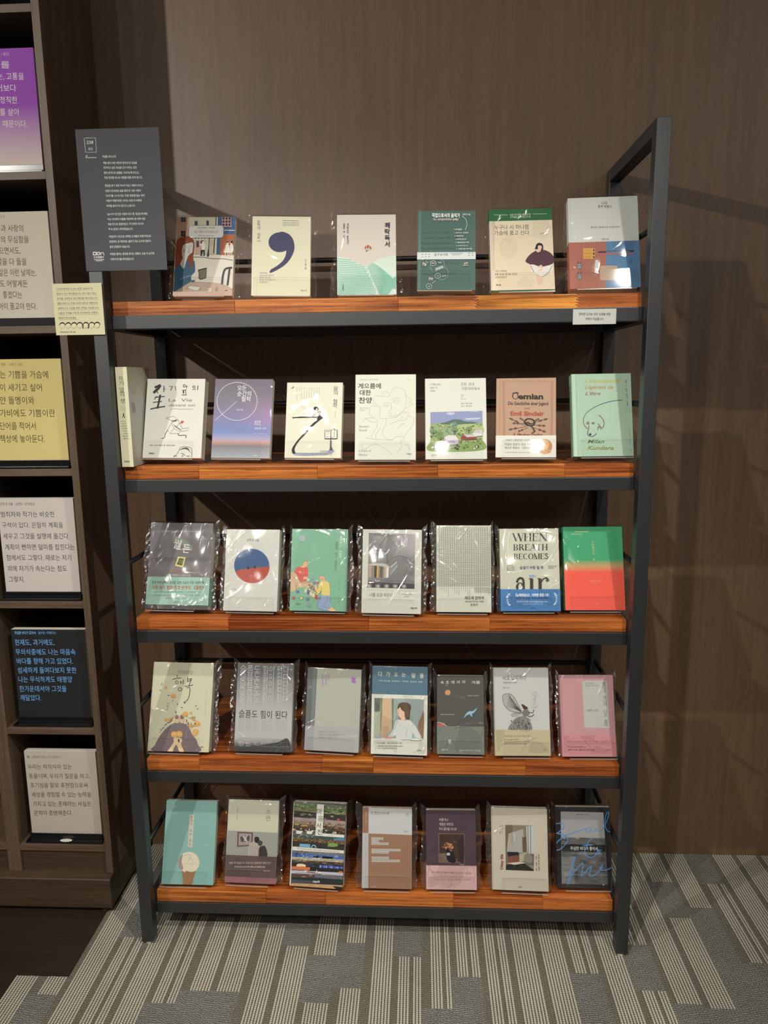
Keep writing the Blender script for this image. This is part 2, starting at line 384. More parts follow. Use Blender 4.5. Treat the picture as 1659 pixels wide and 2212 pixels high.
class Art:
    """flat print: measured design coordinates are rectified onto the sheet (w x h metres), each layer a few microns proud"""
    def __init__(s, mesh, quad, w, h, fr, k=1.04, y=-.00004, step=.00001, mi=0):
        s.g = mesh; s.H = homography(quad, w, h); s.w = w; s.h = h; s.k = k; s.y = y; s.step = step; s.mi = mi; s.fr(fr)
    def fr(s, f): s.o = F[f]; return s
    def P(s, x, y):
        ox, oy, sc = s.o; v = s.H @ np.array([ox+x/sc, oy+y/sc, 1.0]); u = v[0]/v[2]; t = v[1]/v[2]
        return (u-s.w/2, s.h-t)
    def cl(s, p): return (min(max(p[0], -s.w/2), s.w/2), s.y, min(max(p[1], 0), s.h))
    def px(s, x, y):
        a = s.P(x, y); b = s.P(x, y+1); return math.hypot(a[0]-b[0], a[1]-b[1])
    def up(s): s.y -= s.step
    def c(s, col): return soften(lin(col, s.k))
    def _p(s, loc, col):
        s.up(); pts = [s.cl(p) for p in loc]
        if len(pts) > 4:
            for t in tessellate_polygon([[Vector((p[0], p[1], 0)) for p in loc]]): s.g.face([pts[i] for i in t], s.mi, s.c(col))
        else: s.g.face(pts, s.mi, s.c(col))
    def full(s, col, v0=0, v1=1, u0=0, u1=1):
        w, h = s.w, s.h; s._p([(w*(u-.5), h*(1-v)) for u, v in ((u0, v0), (u1, v0), (u1, v1), (u0, v1))], col)
    def grid(s, fn, nx=8, ny=24, v0=0, v1=1, u0=0, u1=1):
        s.up()
        for i in range(nx):
            for j in range(ny):
                uv = [(u0+(u1-u0)*(i+a)/nx, v0+(v1-v0)*(j+b)/ny) for a, b in ((0,0),(1,0),(1,1),(0,1))]
                s.g.face([(s.w*(u-.5), s.y, s.h*(1-v)) for u, v in uv], s.mi, [tuple(min(.93, q*s.k) for q in fn(u, v)) for u, v in uv])
    def p(s, pts, col): s._p([s.P(*q) for q in pts], col)
    def blob(s, pts, col, n=5):
        P = s.spl(pts+[pts[0]], n, True)[:-1]; s.p(P, col)
    def r(s, x0, y0, x1, y1, col): s.p([(x0,y0),(x1,y0),(x1,y1),(x0,y1)], col)
    def rr(s, x0, y0, x1, y1, rad, col, line=None, lw=3):
        pts = []
        for cx, cy, a in ((x1-rad, y0+rad, -90), (x1-rad, y1-rad, 0), (x0+rad, y1-rad, 90), (x0+rad, y0+rad, 180)):
            pts += [(cx+rad*math.cos(math.radians(a+t)), cy+rad*math.sin(math.radians(a+t))) for t in (0, 30, 60, 90)]
        if col: s.p(pts, col)
        if line: s.l(pts+[pts[0]], lw, line)
    def e(s, cx, cy, rx, ry, col, n=26, rot=0, a0=0, a1=360):
        c, q = math.cos(math.radians(rot)), math.sin(math.radians(rot)); pts = []
        m = n if a1-a0 >= 360 else n+1
        for i in range(m):
            t = math.radians(a0+(a1-a0)*i/n); x = rx*math.cos(t); y = ry*math.sin(t); pts.append((cx+x*c-y*q, cy+x*q+y*c))
        s.p(pts, col)
    def ring(s, cx, cy, ro, ri, col, a0=0, a1=360, n=32, dx=0):
        """ro, ri = (rx, ry) outer and inner"""
        s.up(); q = []
        for i in range(n+1):
            t = math.radians(a0+(a1-a0)*i/n); q.append(((cx+ro[0]*math.cos(t), cy+ro[1]*math.sin(t)), (cx+dx+ri[0]*math.cos(t), cy+ri[1]*math.sin(t))))
        for a, b in zip(q, q[1:]): s.g.face([s.cl(s.P(*z)) for z in (a[0], b[0], b[1], a[1])], s.mi, s.c(col))
    def spl(s, pts, n=6, closed=False):
        out = []; m = len(pts)
        for i in range(m-1):
            p0 = pts[i-1] if i > 0 else (pts[-2] if closed else pts[0]); p1, p2 = pts[i], pts[i+1]
            p3 = pts[i+2] if i+2 < m else (pts[1] if closed else pts[-1])
            for j in range(n):
                t = j/n; f = lambda a, b, c, d: .5*(2*b+(c-a)*t+(2*a-5*b+4*c-d)*t*t+(3*b-a-3*c+d)*t**3)
                out.append((f(p0[0], p1[0], p2[0], p3[0]), f(p0[1], p1[1], p2[1], p3[1])))
        return out+[pts[-1]]
    def l(s, pts, wd, col, taper=False):
        s.up(); L = [s.P(*q) for q in pts]; hw = wd*s.px(*pts[0])/2; A = []
        for i, q in enumerate(L):
            a = L[max(i-1, 0)]; b = L[min(i+1, len(L)-1)]; dx, dy = b[0]-a[0], b[1]-a[1]; d = math.hypot(dx, dy) or 1
            k = hw*((.25+.75*math.sin(math.pi*(i+.5)/len(L))) if taper else 1); A.append(((q[0]-dy/d*k, q[1]+dx/d*k), (q[0]+dy/d*k, q[1]-dx/d*k)))
        for a, b in zip(A, A[1:]): s.g.face([s.cl(z) for z in (a[0], b[0], b[1], a[1])], s.mi, s.c(col))
    def cv(s, pts, wd, col, n=6, taper=False): s.l(s.spl(pts, n), wd, col, taper)
    def many(s, segs, wd, col):
        for q in segs: s.l(q, wd, col); s.y += s.step
        s.up()
    def _glyph(s, vs, fs, A, ex, ey, x0, yc, col):
        col = s.c(col)
        for f in fs:
            s.g.face([s.cl((A[0]+(vs[i][0]-x0)*ex[0]+(vs[i][1]-yc)*ey[0], A[1]+(vs[i][0]-x0)*ex[1]+(vs[i][1]-yc)*ey[1])) for i in f], s.mi, col)
    def t(s, txt, x0, y0, x1, h, col, y1=None, b=0.0, sh=0.0):
        if not txt.strip(): return
        vs, fs = glyphs(txt, b, sh); s.up()
        if not vs: return
        y1 = y0 if y1 is None else y1; A = s.P(x0, y0); B = s.P(x1, y1); xa = min(v[0] for v in vs); xb = max(v[0] for v in vs)
        d = (B[0]-A[0], B[1]-A[1]); L = math.hypot(*d); ex = (d[0]/(xb-xa), d[1]/(xb-xa)); cjk = any(ord(c) > 0x2fff for c in txt)
        em = h*s.px(x0, y0)/(.86 if cjk else .70); ey = (-d[1]/L*em, d[0]/L*em)
        s._glyph(vs, fs, A, ex, ey, xa, .38 if cjk else .34, col)
    def v(s, txt, x0, y0, y1, h, col, x1=None, b=0.0, wd=1.0):
        """characters stacked downwards from (x0,y0) to (x1,y1)"""
        x1 = x0 if x1 is None else x1; n = len(txt); s.up()
        for i, ch in enumerate(txt):
            if ch == ' ': continue
            vs, fs = glyphs(ch, b); f = (i+.5)/n; A = s.P(x0+(x1-x0)*f, y0+(y1-y0)*f)
            if not vs: continue
            a = s.P(x0, y0); e = s.P(x1, y1); d = (a[0]-e[0], a[1]-e[1]); L = math.hypot(*d); em = h*s.px(x0, y0)/.9
            ey = (d[0]/L*em, d[1]/L*em); ex = (ey[1]*wd, -ey[0]*wd)
            s._glyph(vs, fs, A, ex, ey, (min(v[0] for v in vs)+max(v[0] for v in vs))/2, .37, col)
    def face(s, x, y, r, hair, style=0, ink='333028'):
        s.e(x, y, r*.8, r, 'd8cfa0'); s.ring(x, y, (r*.82, r*1.02), (r*.76, r*.96), ink, 0, 360)
        s.ring(x, y-r*.15, (r*.98, r*1.02), (r*.75, r*.55), hair, 180, 360, 16)
        if style == 1: s.cv([(x-r*.85, y-r*.3), (x-r, y+r*.5), (x-r*.8, y+r*1.1)], r*.3, hair); s.cv([(x+r*.85, y-r*.3), (x+r, y+r*.5), (x+r*.8, y+r*1.1)], r*.3, hair)
        for q in (-1, 1): s.e(x+q*r*.3, y+r*.05, r*.08, r*.05, ink, 8)
        s.l([(x, y+r*.1), (x-r*.05, y+r*.4)], r*.06, ink); s.l([(x-r*.2, y+r*.6), (x+r*.2, y+r*.6)], r*.07, ink)
K = '2a2826'
SERIF = {'W': (1.06, [((0,1),(.3,0),1), ((.3,0),(.52,1),0), ((.52,1),(.8,0),1), ((.8,0),(1.03,1),0)]),
 'H': (.84, [((.16,0),(.16,1),1), ((.68,0),(.68,1),1), ((.16,.5),(.68,.5),0)]), 'E': (.72, [((.16,0),(.16,1),1), ((.16,.98),(.62,.98),0), ((.16,.02),(.66,.02),0), ((.16,.52),(.5,.52),0), ((.62,1),(.62,.8),0), ((.66,0),(.66,.24),0)]),
 'N': (.86, [((.12,0),(.12,1),0), ((.12,1),(.72,0),1), ((.74,0),(.74,1),0)]), 'B': (.74, [((.16,0),(.16,1),1), 'b0', 'b1']), 'R': (.8, [((.16,0),(.16,1),1), 'b1', ((.38,.5),(.7,0),1)]),
 'A': (.84, [((.08,0),(.4,1),0), ((.4,1),(.72,0),1), ((.2,.34),(.6,.34),0)]), 'T': (.74, [((.36,0),(.36,1),1), ((.04,.98),(.68,.98),0), ((.04,1),(.04,.78),0), ((.68,1),(.68,.78),0)]),
 'C': (.8, ['c']), 'O': (.86, ['o']), 'M': (1.0, [((.12,0),(.12,1),0), ((.14,1),(.48,0),1), ((.48,0),(.82,1),0), ((.84,0),(.84,1),1)]), 'S': (.62, ['s'])}
def serif(a, txt, x0, x1, yt, yb, col):
    tot = sum(SERIF[c][0] for c in txt); sx = (x1-x0)/tot; H = yb-yt; x = x0
    for c in txt:
        w, st = SERIF[c]; X = lambda u: x+u*sx; Y = lambda v: yb-v*H
        for q in st:
            if q == 'b0': a.ring(X(.3), Y(.25), (.36*sx, .27*H), (.2*sx, .22*H), col, -90, 90, 14)
            elif q == 'b1': a.ring(X(.3), Y(.75), (.32*sx, .25*H), (.17*sx, .2*H), col, -90, 90, 14)
            elif q == 'c': a.ring(X(.42), Y(.5), (.38*sx, .52*H), (.24*sx, .48*H), col, 50, 310, 22)
            elif q == 'o': a.ring(X(.43), Y(.5), (.4*sx, .52*H), (.25*sx, .48*H), col)
            elif q == 's': a.cv([(X(.5), Y(.85)), (X(.3), Y(.99)), (X(.1), Y(.8)), (X(.3), Y(.55)), (X(.52), Y(.3)), (X(.32), Y(.01)), (X(.06), Y(.18))], .1*sx, col)
            else:
                (u0, v0), (u1, v1), k = q; a.l([(X(u0), Y(v0)), (X(u1), Y(v1))], (.15 if k else .035)*sx, col)
                if abs(u1-u0) < .35 and abs(v1-v0) > .7:
                    for u, v in ((u0, v0), (u1, v1)):
                        if c in 'WMNA' and v == 0 and c != 'A' and k: continue
                        a.l([(X(u-.12), Y(v if v else .0)), (X(u+.12), Y(v))], .035*sx, col)
        x += w*sx

# ------------------------------------------------------------------ cover designs
def art_1a(a):
    a.fr('D1'); a.full('ddd5c2')
    a.p([(150,112),(440,112),(410,600),(120,680)], 'cf9f80'); a.p([(440,112),(1068,112),(1060,990),(530,975),(410,600)], 'c9c3a5')
    for q in ((245,112,355,215),(238,425,345,555)):
        a.r(*q, '3b3439'); x=(q[0]+q[2])/2; a.l([(x,q[1]),(x,q[3])], 5, 'b89a86'); a.l([(q[0],(q[1]+q[3])/2),(q[2],(q[1]+q[3])/2)], 5, 'b89a86')
    a.r(565,200,635,310,'4b4650'); a.r(840,190,900,310,'4b4650'); a.l([(1072,112),(1066,320)], 20, '2f2d30')
    a.p([(1112,112),(1525,112),(1500,1000),(1075,990)], '43608f'); a.r(1210,112,1428,335,'d5a593')
    for i in range(3):
        for j in range(3): a.r(1222+i*70,118+j*72,1272+i*70,170+j*72,'4c3c4c')
    a.l([(1262,415),(1512,420)], 14, 'e8e6dc'); a.p([(1170,510),(1508,512),(1490,1005),(1165,1000)], 'ad6438')
    a.l([(1325,520),(1320,1000)], 7, '6d3a20'); a.many([[(1200,600),(1300,600),(1298,800),(1198,800),(1200,600)],[(1350,600),(1470,600),(1468,800),(1348,800),(1350,600)]], 4, '7e4526')
    a.p([(575,600),(850,600),(700,965),(575,965)], 'cda38b'); a.r(605,665,662,812,'443f4a'); a.r(705,665,735,780,'443f4a')
    a.p([(545,600),(855,600),(830,640),(560,640)], 'dcd9cd'); [a.r(575+i*70,600,600+i*70,622,'2f2d30') for i in range(4)]
    a.r(925,620,1010,965,'c4bda0'); a.cv([(945,690),(960,675),(985,685),(985,755),(950,755),(945,690)], 6, '6a665a')
    a.l([(1040,600),(1015,965)], 24, '4a463f'); a.l([(910,600),(895,870)], 16, '2a2a2a'); a.p([(880,865),(905,865),(905,1035),(850,1040)], '2a2a2a')
    a.p([(700,890),(730,875),(720,1010),(690,1020),(730,880),(800,870),(805,1010),(775,1005),(765,900),(725,1010),(705,1005)], '2a2a30')
    a.blob([(740,720),(770,680),(800,720),(805,860),(740,870),(725,790),(680,760),(690,735)], 'e2e0d5'); a.e(768,690,26,30,'e2e0d5'); a.e(750,665,24,12,K); a.l([(690,1015),(810,1015)], 10, '5a554a')
    for dx,hh in ((0,0),(100,1)):
        a.blob([(1310+dx,760),(1345+dx,740),(1385+dx,790),(1375+dx,930),(1260+dx*.8,940),(1290+dx,840)], 'dcd9c8'); a.e(1350+dx*.85,712,26,30,'dcd9c8'); a.e(1345+dx,695,30,28 if hh else 16,'37322f')
        a.l([(1310+dx,930),(1285+dx,1040)], 16, 'dcd9c8'); a.l([(1350+dx*.9,930),(1365+dx*.9,1040)], 16, 'dcd9c8'); a.cv([(1375+dx,800),(1320+dx,820),(1300+dx,900)], 4, '77705f')
    a.cv([(535,1045),(760,1050),(1000,1085),(1250,1090),(1475,1128)], 16, '827b6c'); a.l([(535,975),(1060,990)], 5, '6d685c')
    a.blob([(10,1990),(40,1900),(120,1850),(460,1655),(900,1665),(1200,1705),(1380,1780),(1500,1860),(1500,2060),(700,2080)], 'c6a892'); a.cv([(460,1655),(900,1665),(1200,1705),(1380,1780),(1480,1850)], 7, '6f6152')
    a.blob([(125,690),(190,600),(300,560),(430,555),(520,620),(558,740),(545,900),(520,1060),(525,1200),(495,1340),(440,1290),(415,1150),(330,1180),(200,1230),(95,1330),(95,1120),(105,880)], '96451f')
    a.blob([(258,950),(275,800),(330,740),(400,720),(520,708),(512,900),(470,985),(410,1025),(370,1120),(310,1320),(215,1205),(272,1080)], 'd6d2c6')
    a.blob([(425,1000),(500,950),(530,1060),(525,1200),(495,1342),(440,1290),(425,1180),(385,1080)], '96451f')
    a.e(312,895,28,48,'d39f93',18); a.cv([(418,805),(435,900),(410,905)], 7, '5a524c'); a.cv([(385,942),(430,940),(440,930)], 8, '6b5148'); a.cv([(335,805),(360,800),(368,830)], 6, '5a524c'); a.cv([(455,780),(475,775),(482,805)], 6, '5a524c')
    a.cv([(335,700),(370,660)], 5, 'd8c8b8'); a.cv([(380,700),(400,665)], 5, 'd8c8b8')
    a.blob([(80,1345),(130,1290),(205,1225),(290,1330),(340,1200),(375,1110),(425,1190),(440,1290),(495,1342),(500,1200),(548,1132),(568,1280),(560,1400),(490,1480),(470,1620),(430,1655),(150,1830),(40,1870),(60,1600)], '3a6682')
    a.cv([(300,1350),(290,1500),(300,1620)], 4, '86a3b0'); a.cv([(200,1590),(330,1530),(470,1490)], 7, 'd6d2c6')
    a.blob([(480,1500),(590,1400),(650,1385),(660,1500),(560,1580),(540,1620),(485,1625)], 'd6d2c6'); a.p([(478,1610),(560,1600),(555,1640),(475,1645)], '42507a')
    a.p([(640,1350),(850,1300),(835,1555),(700,1590),(650,1560)], '2d2b28'); a.p([(660,1370),(845,1325),(825,1545),(690,1575)], '77725a')
    for i in range(4): a.cv([(600,1420+i*40),(640,1410+i*40),(655,1440+i*40)], 12, 'd6d2c6')
    a.cv([(1218,1700),(1240,1500),(1280,1360),(1350,1315),(1460,1305)], 44, '4b4959'); a.l([(1400,1330),(1352,1735)], 42, '4b4959')
    a.p([(370,1790),(440,1740),(700,1770),(640,1850),(440,1850)], 'ddd6c6'); a.cv([(370,1790),(440,1740),(700,1770),(640,1850)], 5, '4d463e'); a.cv([(360,1800),(440,1820),(520,1850)], 9, '3d3833')
    a.rr(855,1785,970,1900,15,'d9c4ac','5f564a',4); a.cv([(1090,1880),(1080,1820),(1095,1750)], 6, '5f564a'); a.many([[(1085,1850),(1045,1800)],[(1085,1840),(1125,1790)],[(1085,1870),(1040,1860)],[(1090,1870),(1130,1850)]], 5, '5f564a'); a.e(1320,1860,40,8,'4a433c',12,-10)
    a.rr(425,308,1250,597,70,'d3d4c9','55524c',7)
    a.t('오늘이 행복해지는 여행 산책자',640,362,1050,34,'3d3b38'); a.t('작은 여행, 다녀오겠습니다',552,455,1120,62,'b0605a'); a.t('최상희 지음 · 드로잉메리 그림',655,545,1008,30,'3d3b38')
def art_1b(a):
    a.fr('C1'); a.full('dfdab9')
    a.v('문학의 위로',653,208,338,21,'4a4656',wd=1.05); a.l([(642,351),(668,351)],3,'4a4656'); a.l([(815,212),(925,214)],3,'5c5868')
    a.t('살아감이란 사이에 결국으로',817,228,929,12,'77738a'); a.t('인생길 마침내 도달하는 책',817,243,925,12,'77738a')
    a.e(797,360,77,68,'4b4a6c',40); a.blob([(797,292),(850,300),(884,335),(897,385),(890,430),(860,485),(810,530),(735,567),(735,546),(775,522),(815,488),(836,450),(838,412),(800,425),(797,360)], '4b4a6c')
    a.l([(966,480),(976,481)],3,'5c5868'); a.v('안 재형 지음',971,490,545,11,'5c5868'); a.l([(663,567),(713,568)],3,'5c5868')
    for i,q in enumerate(['"마음의 빗금이 쌓여가도','멀어져 가더라는 걸','책의 답은 우리가 잊었다는 듯이','다시 돌아온다."']): a.t(q,660,584+i*15,758-(0,26,-10,40)[i],11,'8a8678')
    a.t('책읽는고래',938,686,976,11,'6a6658')
def art_1c(a):
    a.fr('C1'); a.full('d8cec0')
    L=[(1170,452),(1215,455),(1265,468),(1320,490),(1378,517),(1420,492),(1470,468),(1530,450),(1600,444)]
    P=a.spl(L,5); a.p(P+[(1600,720),(1170,720)], 'cfe0d0')
    def inside(x,y):
        for (x0,y0),(x1,y1) in zip(P,P[1:]):
            if x0<=x<x1: return y>y0+(y1-y0)*(x-x0)/(x1-x0)
        return False
    g='7fc2a8'
    for i in range(30):   # left slope: fanning stripes
        pts=[(x, 452+i*11-(x-1183)*.12+26*math.sin((x-1183)/150+i*.12)+(x-1183)**2*.0006) for x in range(1183,1450,12)]
        run=[q for q in pts if inside(*q) and q[1]<712 and q[0] < 1378+(q[1]-515)*.45]
        if len(run)>2: a.l(run,5.4,g)
    for i in range(34):   # right slope
        t=i/34; run=[]
        for j in range(26):
            x=1385+j*8.6; y=505+i*9+ (x-1440)*(.55-1.5*t)+ .0022*(x-1440)**2*(1 if t<.5 else -1)
            if inside(x,y) and y<712 and x>1378+(y-515)*.45 and x<1590: run.append((x,y))
        if len(run)>2: a.l(run,5.0,g)
    a.v('쾌락독서',1524,220,390,36,'23303a',wd=1.0,b=.015); a.v('개인주의자 문유석의',1256,226,366,13,'3c4248'); a.v('유쾌한 책 읽기',1231,226,330,13,'3c4248')
    a.blob([(1372,398),(1378,380),(1395,374),(1412,384),(1416,400),(1394,392)], 'c8502e'); a.l([(1386,376),(1383,394)],3,'e6d8c8'); a.l([(1402,378),(1402,396)],3,'e6d8c8')
    a.many([[(1374,398),(1384,414)],[(1414,400),(1386,414)],[(1394,393),(1385,414)]],1.2,'6a4a3a'); a.l([(1385,408),(1382,419)],4,K); a.v('문학동네',1224,640,684,9,'23303a')
def art_1d(a):
    a.fr('D2'); a.full('47665c'); a.full('55776b',0,1,.02,.06)
    for j in range(6):
        y=560+j*125 if j<4 else 1290+(j-4)*250
        for i in range(26):
            x=230+i*34
            if (i*7+j*3)%5: a.l([(x,y+(i*13%9)*3),(x+8,y+30+(i*5%7)*4)],5,'35504a'); a.e(x+6,y+34,7,5,'35504a',8)
    a.many([[(240,y),(930,y-15)] for y in (600,720,850,960,1290,1480,1590)],2,'3d5a52')
    a.t('직업으로서의 음악가',480,205,1135,92,'e9ebe4',b=.022); a.t('어느 싱어송라이터의 실패담',505,298,1100,52,'e5c9c4',b=.01); a.t('김목인 지음',1195,182,1385,40,'e9ebe4')
    a.cv([(1205,235),(1270,290),(1300,390),(1290,470),(1262,545)],7,'dfe4dc'); a.many([[(1190,225),(1215,222)],[(1190,225),(1200,245)]],6,'dfe4dc')
    for i,(q,x) in enumerate((('1. 준비물들',1180),('2. 음악하는 (작업실)',1340),('3. 데뷔무대',1215),('4. 발매공연단상',1290),('5. 동네공연장의 기록',1350),('6. 다시서기는 도',1330),('7. 그대로 남은 이야기들',1430))):
        a.t(q,985+i*12,530+i*76,x,34,'d9d2cc' if i%2 else 'e3e6df')
    a.ring(497,1325,(72,62),(66,56),'dfe4dc'); a.ring(605,1635,(72,62),(66,56),'dfe4dc'); a.ring(392,1888,(68,66),(62,60),'dfe4dc'); a.ring(245,1200,(60,40),(55,35),'dfe4dc')
    a.t('기록한다',452,1325,545,32,'e5c9c4',b=.01); a.t('고민',580,1635,635,30,'e5c9c4'); a.t('곡',375,1888,410,34,'e3e6df'); a.t('녹음실',612,1312,690,30,'dfe4dc'); a.t('새노래',710,1650,800,30,'dfe4dc',y1=1630)
    for (cx,cy,rx,ry,a0,a1) in ((590,1370,180,150,-100,40),(690,1570,170,165,-60,120),(600,1400,170,160,130,220)):
        for t in range(a0,a1,11):
            t=math.radians(t); a.l([(cx+rx*math.cos(t),cy+ry*math.sin(t)),(cx+rx*math.cos(t+.09),cy+ry*math.sin(t+.09))],6,'dfe4dc')
    for i in range(8): a.cv([(545+i*24,1530-i*9),(560+i*24,1440-i*8),(570+i*24,1520-i*9)],5,'dfe4dc')
    a.t('연습',240,1330,340,70,'e5c9c4',y1=1360,b=.01); a.t('연주',385,1700,490,70,'e5c9c4',y1=1720,b=.01); a.l([(550,1760),(470,1815)],6,'dfe4dc'); a.l([(330,1270),(375,1325)],6,'dfe4dc')
    a.many([[(1240,1330),(1335,1312)],[(1230,1360),(1340,1340)],[(1218,1390),(1350,1385)]],12,'e0b9b0')
def band_1d(a):
    a.fr('D2'); a.full('c9d2cf')
    for x in (245,325,405,1362,1447): 
        a.l([(x-18,1085+ (x<500)*20),(x+16,1083+(x<500)*20)],12,'2b3330'); a.l([(x-14,1140+(x<500)*20),(x+14,1138+(x<500)*20)],12,'2b3330')
    a.t('문우당서림',525,1115,850,60,'59605c',y1=1110); a.t('MOONWOODANG',915,1090,1205,20,'59605c',y1=1084); a.t('BOOKSHOP',970,1122,1155,20,'59605c',y1=1118)
def art_1e(a):
    a.fr('C2'); a.full('1f6a3c'); a.l([(585,177),(678,176)],2.4,'cfdccb'); a.l([(845,170),(942,168)],2.4,'cfdccb')
    a.t('눈물 나게 외롭고 쓸쓸했던 밤',692,176,832,13,'d5dfd0',y1=172); a.t('내 마음을 알아주었던 시 101',694,192,832,12,'d5dfd0',y1=188)
def band_1e(a):
    a.fr('C2'); a.full('dccbab'); a.full('e6d9bf',0,1,0,.05)
    a.t('누구나 시 하나쯤',587,262,820,30,'4a4238',y1=257,b=-.004); a.t('가슴에 품고 산다',587,300,822,30,'4a4238',y1=296,b=-.004); a.t('김선경 엮음',895,302,942,11,'6a6052')
    for x,y in ((593,350),(610,342),(624,372),(638,360),(650,340),(668,348),(684,362),(697,345)): a.l([(x,330),(x,y)],1.4,'c9a98f'); a.ring(x,y+4,(5,5),(3.6,3.6),'c9a98f',n=10)
    a.blob([(800,495),(806,470),(830,442),(865,420),(895,410),(940,418),(975,440),(994,470),(990,500),(950,520),(905,528),(850,518)],'53303c')
    a.e(892,392,26,27,'1d1c1e'); a.blob([(866,410),(862,404),(872,380),(888,372),(905,380),(918,402),(912,412),(895,395)],'1d1c1e'); a.blob([(882,385),(905,385),(906,405),(895,416),(884,408)],'e2b79c'); a.e(886,417,16,12,'e2b79c',14,-20)
    a.blob([(832,520),(850,512),(905,528),(975,515),(985,540),(960,570),(905,600),(860,580),(835,555)],'ded9cf')
    a.cv([(832,520),(860,570),(905,598)],3,'55504c'); a.cv([(980,520),(950,572),(905,600)],3,'55504c'); a.cv([(885,532),(905,520),(908,545),(885,555)],10,'e2b79c')
    a.blob([(875,600),(905,590),(918,612),(905,640),(885,645)],'e2b79c'); a.cv([(845,560),(880,590),(870,610)],5,'e2b79c')
    for i,q in enumerate(['"나는 그 저녁의도','함을 견디는 용으로 시인조','시여서 있었다"']): a.t(q,590,556+i*21,(672,740,672)[i],13,'8a7d68')
    a.t('메이븐',598,651,630,10,'3a352e',b=.01)
def art_1f(a):
    a.fr('C2'); a.full('d3d5cb'); a.full('c6c8c0',0,1,.025,.035)
    a.t('나의',1314,97,1348,17,'33302e',b=.006); a.t('문구 여행기',1287,120,1378,18,'33302e',b=.006); a.t('좋아하는 것을 좋아하는 용기에 대하여',1240,259,1433,12,'33302e',y1=255); a.t('문경연 지음',1312,338,1362,12,'33302e')
def band_1f(a):
    a.fr('C2'); a.full('ac6450'); a.p([(1342,355),(1580,350),(1590,690),(1342,690)],'4f80ab')
    a.r(1186,401,1266,473,'d89a2c')
    for i in range(3): a.l([(1190,413+i*24),(1240,412+i*24)],2.5,'b0701c'); a.e(1258,414+i*24,5,9,'4a3a20',10)
    a.l([(1287,428),(1530,420)],11,'3b3440'); a.l([(1287,444),(1530,438)],7,'c05a5c'); a.l([(1340,428),(1500,422)],3,'c8b0a0')
    for y in (505,575):
        a.rr(1145,y,1176,y+36,8,'8e8e88','4a4a48',3); a.l([(1150,y-14),(1152,y)],5,'4a4a48'); a.l([(1170,y-14),(1168,y)],5,'4a4a48'); a.e(1154,y+14,3,3,K,8); a.e(1168,y+14,3,3,K,8)
    a.cv([(1205,500),(1225,520),(1205,545),(1228,560)],3,'b98070'); a.rr(1268,480,1290,540,8,'c7ccd0'); a.rr(1300,520,1420,620,10,'b89c80'); a.ring(1512,487,(9,16),(6,12),'2f5a80')
def art_2a(a):
    a.fr('D3'); a.full('d0cec2')
    for p,w in ((((700,455),(795,412)),34),(((795,415),(760,465),(680,540)),44),(((735,510),(752,548)),13),(((852,428),(846,525)),14),(((850,478),(882,482)),9),(((940,440),(990,436),(958,498)),14),(((1032,430),(1042,502)),12),(((1215,420),(1212,472)),10),(((1215,442),(1238,438)),8),(((1143,500),(1218,494)),10),(((1165,500),(1165,552)),20),(((1200,500),(1205,560)),10),(((1140,575),(1222,572)),12),(((1303,490),(1368,484)),9),(((1398,425),(1392,498)),12),
        (((700,612),(862,596)),15),(((735,590),(692,642)),12),(((668,692),(815,676)),15),(((790,568),(765,690),(738,792)),30),(((625,800),(735,775),(868,756)),20)): a.l(list(p),w,'383634')
    a.ring(1178,430,(24,24),(14,14),'383634',n=16); a.ring(1335,448,(24,22),(14,12),'383634',n=16)
    a.t('La  Vie',922,655,1305,50,'55534f',b=-.012,sh=.1); a.t('devant soi',935,735,1352,46,'55534f',b=-.012,sh=.1); a.cv([(960,812),(1000,795),(1150,800),(1318,800)],5,'6a6864')
    o='4a4846'
    for q in ([(880,945),(1000,913),(1070,965),(975,990),(880,945)],[(975,990),(1070,965),(1145,1110)],[(970,1020),(1060,985)],[(970,1020),(905,1130),(945,1200),(1010,1110),(975,1035)],[(945,1200),(1085,1195),(1115,1165),(1010,1120)],[(1130,1120),(1255,1100),(1235,1145),(1115,1165)],[(1050,1090),(1080,1050),(1120,1025)]): a.l(q,5,o)
    a.cv([(905,1140),(870,1200),(850,1265),(800,1282)],11,o); a.cv([(1085,1195),(1090,1228),(1205,1228),(1200,1270)],12,o); a.cv([(975,995),(1020,990),(1060,972)],12,o)
    for i in range(9): a.l([(1000+i*14,1050+i*9),(1035+i*12,1090+i*8)],4,o)
    a.e(1143,1010,30,20,'b9563f',16,-35)
    a.t('에밀 아자르 장편소설  용경식 옮김',600,1392,1025,20,'6a6864'); a.t('문학동네',590,1530,680,28,'3a3836',b=.01)
    a.cv([(1000,1590),(1040,1560),(1080,1500),(1110,1440),(1150,1415),(1250,1420),(1295,1450),(1305,1540),(1300,1595)],6,o)
    for i in range(8): a.cv([(1100+i*8,1470-i*5),(1180+i*8,1450-i*2),(1260+i*3,1470+i*7)],4,o)
    a.cv([(1125,1520),(1160,1535),(1190,1560)],9,o); a.cv([(1215,1575),(1245,1570),(1270,1575)],9,o); a.e(1150,1570,14,8,o,10); a.cv([(1000,1580),(1030,1560),(1060,1590)],7,'5a6478')
